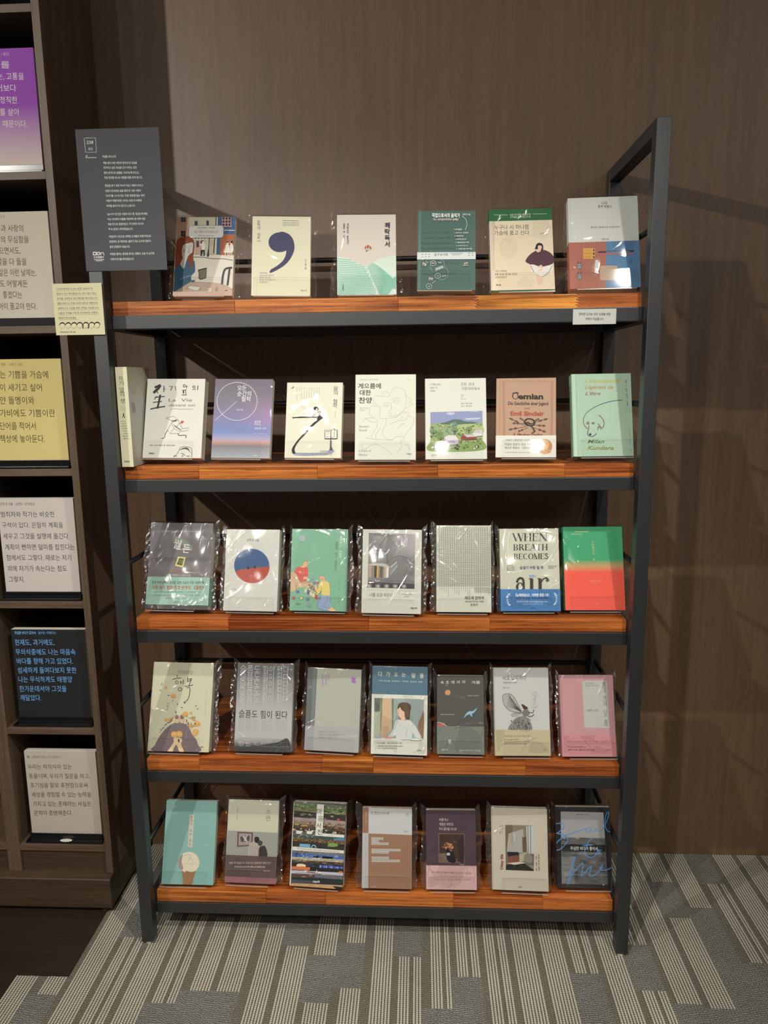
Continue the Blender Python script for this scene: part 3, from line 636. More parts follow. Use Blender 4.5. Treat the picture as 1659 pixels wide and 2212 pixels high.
def art_2b(a):
    a.fr('C3')
    st=[(0,(.155,.14,.165)),(.3,(.2,.18,.23)),(.5,(.21,.20,.34)),(.68,(.17,.23,.44)),(.76,(.34,.32,.46)),(.81,(.52,.30,.22)),(.84,(.20,.18,.20)),(.88,(.24,.24,.26)),(1,(.32,.36,.40))]
    def f(u,v):
        for (p,c),(q,d) in zip(st,st[1:]):
            if v<=q: t=(v-p)/(q-p); c=[c[i]*(1-t)+d[i]*t for i in range(3)]; break
        k=max(0,1-abs(v-.46)/.26)*max(0,u-.45)*1.1
        return (c[0]+.22*k,c[1]+.02*k,c[2]+.08*k)
    a.grid(f,8,40)
    rnd=random.Random(1)
    for i in range(60): x=rnd.uniform(735,1120); y=rnd.uniform(165,420); a.e(x,y,1,1,'d8d4dc',5)
    a.ring(885,310,(139,130),(135,126),'c9c5cc'); a.l([(735,437),(884,310)],3,'d8d4da')
    for i in range(16):
        t=math.radians(-95+i*8); a.e(885+146*math.cos(t),310+136*math.sin(t),1.8,1.8,'dcd8dc',6)
    a.t('모든',890,220,950,32,'e2e0e2'); a.t('순간의',888,258,982,32,'e2e0e2'); a.t('철학',915,294,980,32,'e2e0e2'); a.t('박남희 지음',880,367,925,12,'e2e0e2')
    a.t('일상을',1003,447,1046,14,'e6e0e6'); a.t('비추는',1003,464,1048,14,'e6e0e6'); a.t('새로운 시선',1003,492,1082,14,'e6e0e6'); a.l([(1000,527),(1102,530)],1.6,'d8c8cc'); a.t('세계사',992,676,1020,10,'e6e6e6')
def art_2c(a):
    a.fr('D4'); a.full('d5d3bc'); k='26262c'
    a.e(338,238,32,28,k,20); a.e(326,228,28,26,'d5d3bc',20)
    a.v('을의 철학',1296,222,690,96,k,x1=1282,wd=1.05,b=-.006); a.v('송수진 지음',1294,770,905,22,'4a4a50')
    for x,y1 in ((930,430),(875,550),(818,520),(765,485),(712,470),(655,505),(598,718),(543,690),(500,405),(440,525)):
        n=int((y1-240)/26); a.v(('철학이뭐냐고요사는일이죠그래도우리는읽는다'*2)[x%7:x%7+n],x,240,y1,17,'4c4c50',x1=x-6)
    a.p([(315,893),(520,880),(780,880),(860,885),(905,880),(935,845),(975,880),(1020,905),(1025,918),(960,925),(900,905),(560,912),(380,915),(350,928)],k)
    B=[(900,870),(860,960),(760,1060),(640,1190),(540,1300),(430,1420),(350,1530),(310,1600),(300,1660),(320,1720),(370,1755)]
    C=[(430,1745),(395,1710),(370,1660),(372,1600),(410,1520),(500,1400),(600,1300),(700,1190),(820,1070),(950,960),(1010,920)]
    a.p(a.spl(B,4)+a.spl(C,4),k)
    a.p(a.spl([(330,1735),(400,1765),(600,1775),(900,1765),(1100,1755),(1200,1730),(1290,1665)],4)+a.spl([(1290,1660),(1235,1620),(1215,1600),(1150,1640),(1080,1690),(900,1700),(600,1705),(420,1700)],4),'8e92a8')
    rnd=random.Random(3)
    for i in range(150): x=rnd.uniform(400,1240); a.e(x,rnd.uniform(1705,1765),5,4,rnd.choice(['d5d3bc','4c5068','e0deca']),6)
    a.p([(1188,1400),(1208,1400),(1215,1560),(1245,1640),(1175,1640),(1180,1560)],'4a4a5a')
    a.rr(1058,1185,1345,1388,8,'3a3a40'); a.r(1070,1195,1192,1372,'dbd9c6'); a.r(1206,1195,1332,1372,'dbd9c6'); a.p([(1200,1185),(1282,1145),(1282,1340),(1200,1375)],'3a3a40'); a.p([(1208,1192),(1274,1160),(1274,1334),(1208,1362)],'dbd9c6')
    a.t('을에게',1092,1222,1170,28,k,b=.01); a.t('힘이되',1092,1280,1168,28,'b5695c',b=.01); a.t('교양도서',1082,1338,1180,24,k,b=.01); a.v('생각하는힘',1248,1180,1320,14,'4c4c50'); a.v('갑에게',1310,1210,1340,14,'4c4c50')
    a.blob([(808,700),(830,672),(880,668),(912,700),(905,745),(880,700),(850,735),(820,725)],k); a.blob([(865,705),(890,700),(898,740),(880,765),(862,745)],'d9d7c4')
    for q in ([(850,735),(800,790),(782,880)],[(800,880),(830,800),(860,770)],[(800,865),(850,820),(900,790),(940,770),(990,800),(1020,890)],[(930,850),(950,800),(960,770)],[(950,850),(1000,880)],[(960,765),(1000,770),(1018,830)]): a.cv(q,6,'3a3a40')
    a.t('한겨레에듀',950,1668,1110,26,'5a5a62')
def art_2d(a):
    a.fr('C4'); a.full('d2d3c2')
    a.t('세상을 보는 노 철학자의 지혜',182,197,372,15,'7d7d74')
    a.t('게으름에',165,262,405,52,'36342f',b=.012); a.t('대한',182,332,300,52,'36342f',b=.012); a.t('찬양',172,412,312,58,'36342f',b=.012)
    a.t('버트런드 러셀 지음',180,494,272,14,'85857a'); a.t('송은경 옮김',180,516,235,14,'85857a'); a.t('Bertrand',176,688,272,24,'6b6b60',b=-.008); a.t('Russell',176,727,252,24,'6b6b60',b=-.008); a.t('In Praise of',168,947,298,22,'6b6b60',b=-.008); a.t('Idleness',168,990,262,22,'6b6b60',b=-.008); a.t('사회평론',675,984,725,17,'4a4a44',b=.01)
    for q in ([(670,188),(715,203)],[(410,360),(440,318),(490,340),(495,372),(430,372),(350,370),(330,430),(380,480),(320,470),(285,500),(290,560),(350,610)],[(510,340),(530,290),(590,280),(650,310),(655,335)],[(655,340),(700,390),(735,405),(700,440),(745,450),(690,480),(660,500)],[(400,470),(395,540),(400,600),(470,600),(560,590),(640,530),(670,430),(660,350)],[(430,450),(460,435),(500,440)],[(435,470),(462,460),(485,468),(462,482),(435,470)],[(520,400),(560,385),(610,400)],[(535,425),(565,408),(595,425),(568,442),(535,425)],[(510,440),(515,500),(490,540),(520,555)],[(485,575),(530,580),(570,560)],[(560,600),(620,540),(670,540),(700,560),(660,620),(610,620),(640,580)],[(205,640),(250,600),(330,600)],[(690,575),(740,600),(752,640),(710,720),(640,800)],[(360,610),(365,680),(330,740),(300,800)],[(455,600),(460,660),(420,740),(440,800),(520,830),(560,800),(640,800),(650,830),(610,850)],[(230,800),(300,820),(440,828),(530,836)],[(500,660),(560,640),(600,620)],[(575,720),(610,680),(650,650)],[(610,850),(625,900),(600,940),(570,970)],[(200,890),(230,930),(300,890),(360,880),(420,910),(500,960),(520,1000)],[(650,880),(700,900),(712,950)],[(240,600),(300,640),(350,640)],[(360,840),(350,780),(400,700)]): a.cv(q,2.6,'a3a492')
def art_2e(a):
    a.fr('C4'); a.full('d0d1c3'); a.full('c3c4b6',0,1,0,.012)
    a.t('나이듦에 관한',922,250,1032,18,'55554f'); a.t('일곱 가지',922,284,996,18,'55554f'); a.t('프리즘',922,318,972,18,'55554f'); a.t('모든 것의',1243,246,1382,32,'4a4a46',b=-.006); a.t('가장자리에서',1246,292,1440,32,'4a4a46',b=-.006)
    for i,(q,x) in enumerate((('On the',1275),('Brink',1275),('of',1256),('Everything',1300))): a.t(q,1246,354+i*15,x,8,'6a6a64')
    a.t('파커 J. 파머 지음',1246,448,1362,15,'55554f'); a.t('김찬호 · 정하린 옮김',1246,474,1358,13,'6a6a64'); a.t('글항아리',932,992,988,18,'6a6a64')
    def sky(u,v): t=min(1,v*2.6); return (.27+.16*t,.31+.14*t,.45+.1*t)
    a.p([(922,538),(1475,524),(1480,945),(925,950)],'8791b8')
    a.blob([(1090,548),(1140,538),(1185,552),(1130,568)],'b8bccb'); a.blob([(1280,608),(1340,600),(1446,598),(1440,612),(1330,620)],'b8bccb'); a.blob([(1340,530),(1400,524),(1440,530),(1390,538)],'aab0c4')
    a.p([(922,665),(1000,650),(1080,652),(1480,650),(1480,945),(925,950)],'8fa05c'); a.blob([(1020,660),(1090,640),(1160,616),(1230,616),(1290,635),(1380,642),(1420,655),(1250,668),(1100,668)],'4e6e5e')
    a.blob([(922,700),(1000,680),(1100,690),(1150,650),(1200,690),(1150,800),(1000,790),(924,760)],'86a070'); a.blob([(1170,640),(1200,660),(1210,720),(1180,780),(1150,700)],'6a8a82'); a.blob([(1210,680),(1330,665),(1476,690),(1478,760),(1350,740),(1230,760)],'a5b270'); a.blob([(925,850),(1050,830),(1200,880),(1380,850),(1479,840),(1479,945),(926,950)],'7f9a4c')
    rnd=random.Random(5)
    for i in range(170):
        x=rnd.uniform(930,1470); y=rnd.uniform(668,925); a.e(x,y,rnd.uniform(4,14),rnd.uniform(3,9),rnd.choice(['5c7a48','738c52','8fa860','4d6a44','b5bb78','a8a860']),7)
    a.p([(1068,850),(1072,800),(1110,784),(1190,788),(1220,830),(1218,880),(1100,888),(1040,900)],'b9afb8'); a.p([(1068,812),(1110,782),(1190,786),(1218,830),(1100,840)],'cfc8c8'); a.r(1100,840,1180,862,'9a90a8')
    a.p([(1245,800),(1275,780),(1360,778),(1410,800),(1412,830),(1330,832),(1250,828)],'8a3f3c'); a.p([(1275,780),(1360,776),(1412,800),(1310,806)],'b8b2b4')
    a.p([(1362,770),(1400,722),(1470,726),(1478,790),(1400,800)],'c9c8c4'); [a.r(1385+i*22,752,1393+i*22,760,'5a5a60') for i in range(4)]; a.p([(1362,770),(1400,722),(1470,726),(1440,752)],'b0b0b4')
    for i in range(34): x=rnd.uniform(940,1465); y=rnd.uniform(885,930); a.e(x,y,rnd.uniform(5,10),rnd.uniform(6,16),rnd.choice(['cfd2c8','b9c2c4','6a4a38','3f3a34','d8d2c0']),7)
    for x,y in ((955,740),(1020,760),(960,880),(1030,800),(1330,715),(1180,720)): a.e(x,y,32,22,'6f8a50',12); a.l([(x,y),(x-2,y+50)],5,'4a3f30')
F.update(E1=(300,1420,9.217), E2=(790,1425,10.056), E3=(620,1130,10.79), E4=(770,1130,10.369))
def art_2f(a):
    a.fr('C5'); a.full('b48e70'); a.full('a8836a',0,1,.055,.065); r='8c2f28'
    for q in ((183,218,697,980),(196,232,684,980)): a.l([(q[0],q[3]),(q[0],q[1]),(q[2],q[1]),(q[2],q[3])],4 if q[0]<190 else 2.5,r)
    k='322c24'
    a.ring(310,372,(34,34),(24,28),k); a.cv([(345,345),(325,335),(300,340),(278,345)],9,k); a.t('emian',340,374,602,56,k,b=.035)
    a.t('Die Geschichte einer Jugend',232,446,655,34,'3a2c3c',b=.02); a.t('von',400,496,458,15,r,b=.03); a.t('Emil Sinclair',255,552,612,44,'a63f22',b=.03); a.l([(426,525),(426,585)],4,'a63f22')
    rnd=random.Random(8)
    for q in (((430,690),(240,600)),((450,660),(655,602)),((420,690),(232,725)),((470,690),(635,745)),((440,700),(335,745)),((420,660),(275,655)),((470,670),(630,680)),((430,640),(350,600)),((480,640),(560,605)),((480,700),(520,745))):
        (x0,y0),(x1,y1)=q; dx,dy=x1-x0,y1-y0; d=math.hypot(dx,dy); nx,ny=-dy/d,dx/d
        a.l([(x0,y0),(x0+dx*.5,y0+dy*.5)],4,k)
        for t in (.45,.72): bx,by=x0+dx*t,y0+dy*t; a.blob([(bx,by),(bx+dx*.14+nx*11,by+dy*.14+ny*11),(bx+dx*.28,by+dy*.28),(bx+dx*.14-nx*9,by+dy*.14-ny*9)],k); a.l([(bx,by),(bx+dx*.24,by+dy*.24)],2.5,'b48e70')
    a.blob([(395,640),(430,602),(490,608),(520,640),(500,680),(430,680)],k); a.blob([(410,642),(440,615),(480,620),(500,645),(470,655),(440,640)],'a88468'); a.cv([(430,650),(460,670),(500,660)],4,'b48e70'); a.cv([(470,690),(495,700),(510,740),(480,760)],9,k)
    a.t('S. Fischer Verlag',285,778,598,30,r,b=.02)
def band_2f(a):
    a.fr('C5'); a.full('d4d2c8')
    a.t('1946년 노벨문학상 수상작',200,836,462,20,'5c5650'); a.t('처절한 영혼의 성장 기록',188,883,478,26,'4a4642'); a.t('헤르만 헤세의 〈데미안〉',190,921,473,26,'4a4642'); a.t('1919년 초판본 표지디자인, 최신 완역본',196,971,460,15,'5c5650')
    a.e(616,903,90,82,'b5783a',36); a.ring(616,903,(90,82),(84,76),'d8a060'); a.blob([(600,985),(605,930),(575,905),(590,890),(570,885),(580,860),(620,835),(660,850),(665,900),(650,930),(690,955),(680,975),(640,984)],'d09a58')
    a.cv([(585,865),(600,855),(630,862),(650,880)],5,'8a5a28'); a.cv([(600,895),(615,892)],4,'8a5a28'); a.cv([(620,940),(650,950),(680,965)],5,'8a5a28'); a.many([[(610,985),(640,940)],[(640,985),(665,950)]],4,'9a6a38')
def art_2g(a):
    a.fr('C5'); a.full('a3c2a6'); a.full('8db095',0,1,.075,.083); a.full('b0ceb2',0,1,.02,.06)
    a.t("L'insoutenable",1040,215,1415,40,'b3a832',b=.006,sh=.35); a.t("Légèreté de",1040,283,1345,38,'b08048',b=.006,sh=.35); a.t("L'être",1044,350,1208,36,'94486a',b=.006,sh=.35)
    a.v('참을 수 없는 존재의 가벼움',1476,205,480,20,'4a6a4e',x1=1493); a.v('밀란 쿤데라 장편소설',1514,725,890,11,'4a6a4e',x1=1520); a.v('민음사',1528,925,965,11,'3a5a3e')
    P=a.spl([(1440,422),(1340,430),(1220,462),(1130,505),(1060,555),(1030,610),(1028,660),(1045,700),(1070,722)],4); cs=['2c4a5c','30506a','3a6a8a','4a7a5a','5f7a24','7a7a20','86602a','7a3030']
    for i in range(len(P)-1): a.l(P[i:i+2],7,cs[min(7,i*8//len(P))])
    a.cv([(1190,578),(1230,620),(1245,670),(1225,715),(1180,668)],6,'6e2c34'); a.cv([(1180,740),(1185,700),(1215,728)],6,'6e2c34'); a.ring(1075,664,(16,16),(11,11),'6e2c34'); a.e(1075,664,5,5,'3a2020',10); a.ring(1130,664,(16,11),(11,7),'6e2c34'); a.e(1130,665,5,4,'3a2020',10)
    a.cv([(1085,690),(1080,730),(1070,770),(1085,798),(1130,802),(1165,772)],6,'4a2a4a'); a.e(1098,782,14,12,'40307a',14)
    a.t('Milan',1068,855,1248,38,'5f8040',b=.006,sh=.35); a.t('Kundera',1070,922,1345,40,'8a8a30',b=.006,sh=.35)
def art_3a(a):
    a.fr('C6')
    def f(u,v):
        n=.5+.5*noise.noise(Vector((u*3,v*14,0))); k=.125+.05*n-.03*max(0,1-abs(v-.42)/.03)+(.03 if v>.45 else 0); return (k*1.02,k*.92,k*.92)
    a.grid(f,8,60,0,.72); a.full('56504f',.7,1)
    a.t('대자연의 예찬과 문명사회에 대한 통렬한 비판이 담긴 불멸의 고전',295,207,745,15,'b0aaa4')
    a.blob([(415,290),(470,272),(540,290),(600,330),(637,392),(590,388),(500,340),(440,330)],'788574')
    a.t('월',428,335,510,92,'dcd9cc',y1=350); a.t('든',530,385,605,90,'dcd9cc',y1=392); a.l([(450,398),(625,402)],5,'dcd9cc')
    a.p([(475,475),(560,482),(530,592),(442,575)],'cfc46a'); a.p([(490,492),(540,498),(520,572),(462,560)],'4a4630'); a.many([[(485,550),(500,505)],[(500,555),(515,508)],[(515,558),(528,512)]],5,'a89e50')
    a.t('Walden',392,628,595,34,'a8604a'); a.t('헨리 데이비드 소로우 지음',365,677,610,26,'c8c3bb')
def band_3a(a):
    a.fr('C6'); a.full('8db4a1')
    a.t('한국 번역 문학의 금자탑, 법정 스님이 가장 사랑한 책',192,758,762,32,'26322e',b=.008); a.t('가장 많이 팔린 최고 번역의 《월든》',188,812,760,40,'a8482c',b=.014)
    for i,q in enumerate((('“소로우의 생활신조를 한마디로 표현하면 ‘간소하게 살라’입니다.',198,735),('저는 이 인생을 단순하게 살면 살수록 우주의 법칙은 더욱더',215,712),('명료해진다고 믿습니다.” - 법정 스님',335,585))): a.t(q[0],q[1],863+i*33,q[2],20,'4a5f56')
    a.t('은행나무',427,974,484,16,'2a3632',b=.012)
def art_3b(a):
    a.fr('C6'); a.full('cbcac0'); a.t('오직 두 사람',1228,290,1357,30,'3d3d3d',b=.004)
    a.e(1278,570,192,188,'3d5f8c',48); P=[(1095,632),(1130,620),(1200,606),(1280,590),(1340,582),(1400,580),(1468,572)]
    arc=[(1278+192*math.cos(math.radians(t)),570+188*math.sin(math.radians(t))) for t in range(2,162,6)]
    a.p(P+arc,'b5472f'); 
    for x,y in ((1240,590),(1312,578)): a.blob([(x-14,y+14),(x-10,y-6),(x-2,y-20),(x+5,y-8),(x+16,y+8),(x+14,y+14)],'2a3038')
    a.t('김영하',1040,830,1105,24,'8c8c86'); a.t('소설',1040,868,1080,24,'8c8c86')
def art_3c(a):
    a.fr('E3'); a.full('79b292'); a.full('6ca586',0,1,.965,1); o='6a5640'
    a.v('공연하는 사람이',1256,280,800,56,'dfe6dc',x1=1240,b=-.004); a.v('행복해 보고 싶습니다',1158,425,1085,60,'3a5a48',x1=1128,b=-.004); a.v('조홍식 · 심리 · 에세이집 지음',1228,1290,1860,24,'3a5a48',x1=1208)
    a.e(365,350,62,62,'aabac0',22); a.t('도서',320,310,390,24,'5a6a80'); a.t('선정',315,362,390,24,'5a6a80')
    a.blob([(95,1148),(160,1150),(220,1200),(285,1360),(400,1350),(560,1362),(600,1400),(450,1480),(270,1490),(200,1555),(80,1580),(78,1400)],'cfae82'); a.cv([(150,1230),(185,1380),(205,1550)],6,o); a.cv([(205,1520),(240,1400),(300,1385),(540,1388)],6,o); a.cv([(285,1362),(560,1362),(610,1400)],6,o)
    a.blob([(170,1140),(200,1060),(250,1015),(330,1022),(440,1010),(490,1040),(490,1180),(475,1240),(420,1345),(290,1345),(235,1210)],'d85f52'); a.cv([(260,1110),(240,1180),(300,1215),(400,1230)],6,'9a3a34'); a.cv([(440,1120),(425,1235)],6,'9a3a34'); a.cv([(280,1285),(420,1290)],5,'9a3a34')
    a.blob([(300,1015),(370,960),(385,900),(430,875),(480,890),(495,930),(450,1000),(400,1025),(350,1022)],'e0b27c'); a.cv([(300,1015),(370,960),(385,900),(430,877),(480,892),(495,932)],6,o); a.cv([(420,930),(450,925),(470,935)],5,o)
    a.blob([(375,1270),(400,1240),(470,1245),(490,1300),(450,1330),(400,1320)],'e0b27c'); a.e(425,1315,30,24,'b8644c',12); a.e(495,1310,22,26,'d8d4c8',12)
    a.e(585,1300,32,18,'7882b0',12); a.p([(660,1310),(690,1320),(710,1290),(712,1345)],'e8e2c4'); a.e(715,1382,34,30,'c2594c',14); a.e(635,1385,36,36,'7a7ea8',14)
    for i in range(6):
        for j in range(4):
            x=395+i*62+j*30; y=1530+i*36-j*34
            if x>730: continue
            c='c9534a' if (j==3 and i<3) or (i==4 and j==0) or (j==2 and i in(1,2,3)) else '5a6cae' if (i,j)==(1,0) else 'e4d6a0'
            a.p([(x,y),(x+34,y-18),(x+66,y+8),(x+32,y+28)],c); 
            if j==0: a.p([(x,y),(x+32,y+28),(x+30,y+100),(x-2,y+66)],c); a.p([(x+32,y+28),(x+66,y+10),(x+64,y+80),(x+30,y+100)],c); a.l([(x+32,y+28),(x+30,y+100)],4,o); a.l([(x,y),(x-2,y+66),(x+30,y+100),(x+64,y+80)],4,o)
            a.l([(x,y),(x+34,y-18),(x+66,y+8),(x+32,y+28),(x,y)],4,o)
    a.blob([(640,1530),(690,1470),(720,1550),(740,1410),(790,1360),(880,1330),(960,1350),(1000,1420),(1000,1660),(980,1680),(820,1680),(790,1560),(740,1640),(690,1610)],'d9c35c'); a.cv([(795,1470),(795,1560),(740,1640),(690,1610),(640,1530)],6,o); a.cv([(880,1335),(960,1350),(1000,1420),(998,1480)],6,o)
    a.blob([(750,1280),(760,1235),(820,1210),(875,1240),(890,1310),(860,1345),(800,1350),(780,1300)],'e0b27c'); a.many([[(790,1260),(810,1320)],[(815,1255),(835,1315)],[(840,1262),(850,1300)]],5,o); a.cv([(750,1280),(760,1235),(820,1212),(875,1240),(890,1310)],6,o); a.blob([(640,1500),(650,1430),(690,1440),(690,1490),(660,1520)],'e0b27c')
    a.blob([(790,1680),(1000,1680),(1018,1740),(990,1830),(1050,1960),(950,2030),(760,2010),(705,1960),(715,1860),(760,1780)],'8fa4c4'); a.cv([(935,1700),(940,1780),(850,1900)],6,o); a.cv([(790,1690),(740,1800),(705,1900),(720,1980),(830,2025)],6,o); a.cv([(800,1930),(900,1955),(1000,1990)],6,o); a.blob([(950,2030),(1040,1955),(1110,2010),(1150,2040),(1050,2052)],'e0b27c')
    for x,y,c in ((240,1592,'6a78b0'),(140,1745,'c9534a'),(325,1745,'d9d088'),(475,1770,'7a84b4'),(745,1745,'7a84b4'),(500,1920,'8a90b0')): a.rr(x-34,y-34,x+34,y+34,20,c,o,4); a.l([(x-30,y),(x+30,y-10)],3,o)
    a.t('마음산책',200,1888,305,30,'3a5a48')
def art_3d(a):
    a.fr('E4'); a.full('cdccbe')
    P=lambda *q: a.p(list(q),'8d8a84'); X0,X1=(305,225),(1325,240)
    def f(u,v):
        n=noise.noise(Vector((u*6,v*9,3)))*.05+noise.noise(Vector((u*20,v*30,5)))*.03
        b=.24+n-.06*abs(v-.3)
        if u>.45 and v<.45: t=min(1,(u-.45)*5)*min(1,(.45-v)*6); return (b+.2*t*u,b+.02*t+.14*t*u,b-.02*t+.2*t*u)
        if v>.85: b*=.62
        return (b,b*.98,b*.95)
    q=[a.P(280,225),a.P(1325,240),a.P(1300,1468),a.P(250,1448)]; a.up(); n=14
    def bl(u,v): return tuple((q[0][i]*(1-u)+q[1][i]*u)*(1-v)+(q[3][i]*(1-u)+q[2][i]*u)*v for i in (0,1))
    for i in range(n):
        for j in range(20):
            uv=[((i+x)/n,(j+y)/20) for x,y in ((0,0),(1,0),(1,1),(0,1))]
            a.g.face([a.cl(bl(*z)) for z in uv],a.mi,[tuple(min(.93,c) for c in f(*z)) for z in uv])
    a.cv([(290,650),(400,620),(600,620),(680,690),(690,900)],16,'5c5852'); a.cv([(340,660),(600,650),(660,720)],7,'a8a49c'); a.l([(280,780),(650,790)],4,'6e6a64'); a.l([(290,520),(650,530)],4,'98948c')
    a.p([(270,930),(640,925),(740,1000),(735,1190),(640,1240),(260,1240)],'8e8478')
    for x,w,c in ((310,60,'b39b84'),(430,50,'4a4540'),(480,40,'c8a24c'),(560,60,'6a6058'),(650,50,'b5a494'),(700,50,'dcd8d0')): a.l([(x,960),(x-10,1225)],w,c)
    a.blob([(270,925),(450,905),(640,912),(745,985),(700,1000),(500,960),(270,950)],'bdb7ae'); a.p([(745,1000),(900,850),(930,930),(750,1160)],'8f8b86'); a.l([(760,990),(905,870)],12,'e0e0e0'); a.l([(755,1160),(930,935)],6,'e8e8e4')
    a.cv([(690,900),(780,790),(900,740),(1080,750),(1240,850)],8,'55524e'); a.cv([(1150,800),(1200,880),(1270,920)],12,'d0d0cc'); a.cv([(640,700),(700,650),(740,580)],24,'cdd6e0')
    a.l([(260,1270),(430,1300),(740,1320),(1100,1330),(1290,1340)],8,'a09c98'); a.p([(252,1345),(1302,1360),(1300,1468),(250,1448)],'4a4644')
    for i in range(5): x=290+i*195; a.rr(x-60,1375,x+45,1450,14,'8c8882'); a.r(x-20,1385,x+8,1445,'c0bcb6')
    a.cv([(420,1265),(450,1305),(520,1290)],12,'d8dcf0'); a.cv([(610,1290),(660,1290),(700,1250)],10,'6a70c0')
    a.l([(248,1502),(1292,1520),(1290,1715),(240,1700),(248,1502)],4,'aeada0'); a.l([(955,1515),(950,1705)],4,'aeada0')
    a.t('나를 조금 바꾼다',290,1610,805,82,'6b6a5c',b=-.006); a.t('나카가와 히데코',1008,1592,1240,26,'7b7a6c'); a.t('선민구두',1070,1638,1180,24,'7b7a6c'); a.t('마음산책',1205,1900,1350,40,'4a4a44',b=.01)
def art_3e(a):
    a.fr('C8'); a.full('cfd0be'); k='565650'
    for i in range(56):
        y=100+i*8.9; x1=528
        if i>50: a.cv([(300+i*2,y+8),(430,y+2),(530,y+12)],1.6,k,4); continue
        w=math.sin(i*.5)*1.5; x0=118 if i>12 else 160-i*2
        a.cv([(x0,y+w),(230,y-w),(340,y+w*.7),(440,y-w*.5),(x1,y+w)],1.7,k,4)
    for i in range(24):
        x=140+i*16.3; y0=92+abs(math.sin(i*1.3))*12; y1=580-(i*17%13)*2+ (i%5)*14
        if x>520: break
        a.l([(x,y0),(x+2,y1)],1.2,k)
    a.t('태도에 관하여',333,638,476,24,'4a4a44',b=.002); a.t('나를 살아가게 하는 가치들',333,667,474,13,'6a6a60'); a.t('임경선',375,692,430,19,'6a6a60')
def art_3f(a):
    a.fr('C8'); a.full('c9c9b2'); a.full('bdbda6',0,1,.075,.083); k='3f3b30'
    serif(a,'WHEN',700,958,152,208,k); serif(a,'BREATH',700,962,232,277,k); serif(a,'BECOMES',703,968,302,343,k)
    for i,(q,x) in enumerate((('서른여섯',700),('젊은 의사의',708),('마지막 순간',708))): a.t(q,650,392+i*16,x,11,'6a665a')
    a.t('숨결이 바람 될 때',750,407,928,24,'5d7398',b=.002); a.t('폴 칼라니티 지음',967,399,1030,10,'6a665a'); a.t('이종인 옮김',967,412,1012,10,'6a665a'); a.blob([(818,466),(845,462),(872,468),(865,478),(835,484)],'8fa4b4')
    # lower-case a, i, r
    a.ring(752,555,(32,34),(14,29),k,20,340,24); a.cv([(728,520),(738,495),(760,487),(778,510),(780,600)],16,k); a.l([(720,512),(738,512)],6,k)
    a.l([(840,492),(842,600)],24,k); a.l([(818,492),(842,492)],5,k); a.l([(905,492),(907,600)],24,k); a.l([(884,492),(905,492)],5,k); a.cv([(915,520),(932,495),(955,487),(968,500)],9,k); a.e(962,506,13,13,k,14)
def band_3f(a):
    a.fr('C8'); a.full('3a78b4')
    a.t('《뉴욕타임스》, 아마존 종합 1위!',716,618,975,22,'e4e8ea',b=.018,y1=620); a.t('전 세계 38개국 출간, 2016년 최고의 화제작!',722,643,972,13,'101c2c',b=.01,y1=646); a.t('“삶과 죽음의 의미를 이보다 더 아름답게 말하긴 어렵다!”',722,668,975,13,'c8d4de',y1=674); a.t('서울 대형서점에서 올해 최단기 1위',775,690,925,9,'b0c0d0'); a.t('흐름출판',832,722,870,10,'101c2c')
    for s,cx in ((-1,668),(1,1022)):
        for i in range(9):
            t=math.radians(-70+i*18); x=cx+(-26*math.cos(t) if s<0 else 26*math.cos(t))+ (12 if s<0 else -12); y=652+46*math.sin(t); a.e(x,y,8,3.4,'dfe6ea',8,rot=(60-i*14)*(-s))
def art_3g(a):
    a.fr('C8')
    g0,g1=lin('46a070'),lin('ea5f4e'); m=lin('c49a6a')
    def f(u,v):
        if v<.40: return g0
        if v<.475: t=(v-.40)/.075; return tuple(g0[i]*(1-t)+m[i]*t for i in range(3))
        if v<.55: t=(v-.475)/.075; return tuple(m[i]*(1-t)+g1[i]*t for i in range(3))
        return g1
    a.grid(f,4,60); a.t('NORWEGIAN WOOD',1168,139,1270,8,'d6cf8c',b=.01); a.t('Haruki Murakami',1140,156,1216,8,'d6cf8c'); a.v('노르웨이의 숲',1302,208,358,18,'c9b66a',x1=1314); a.t('무라카미 하루키',1280,514,1370,12,'e89a74'); a.t('양억관 옮김',1302,533,1348,8,'e89a74'); a.t('민음사',1318,688,1358,9,'e89a74')
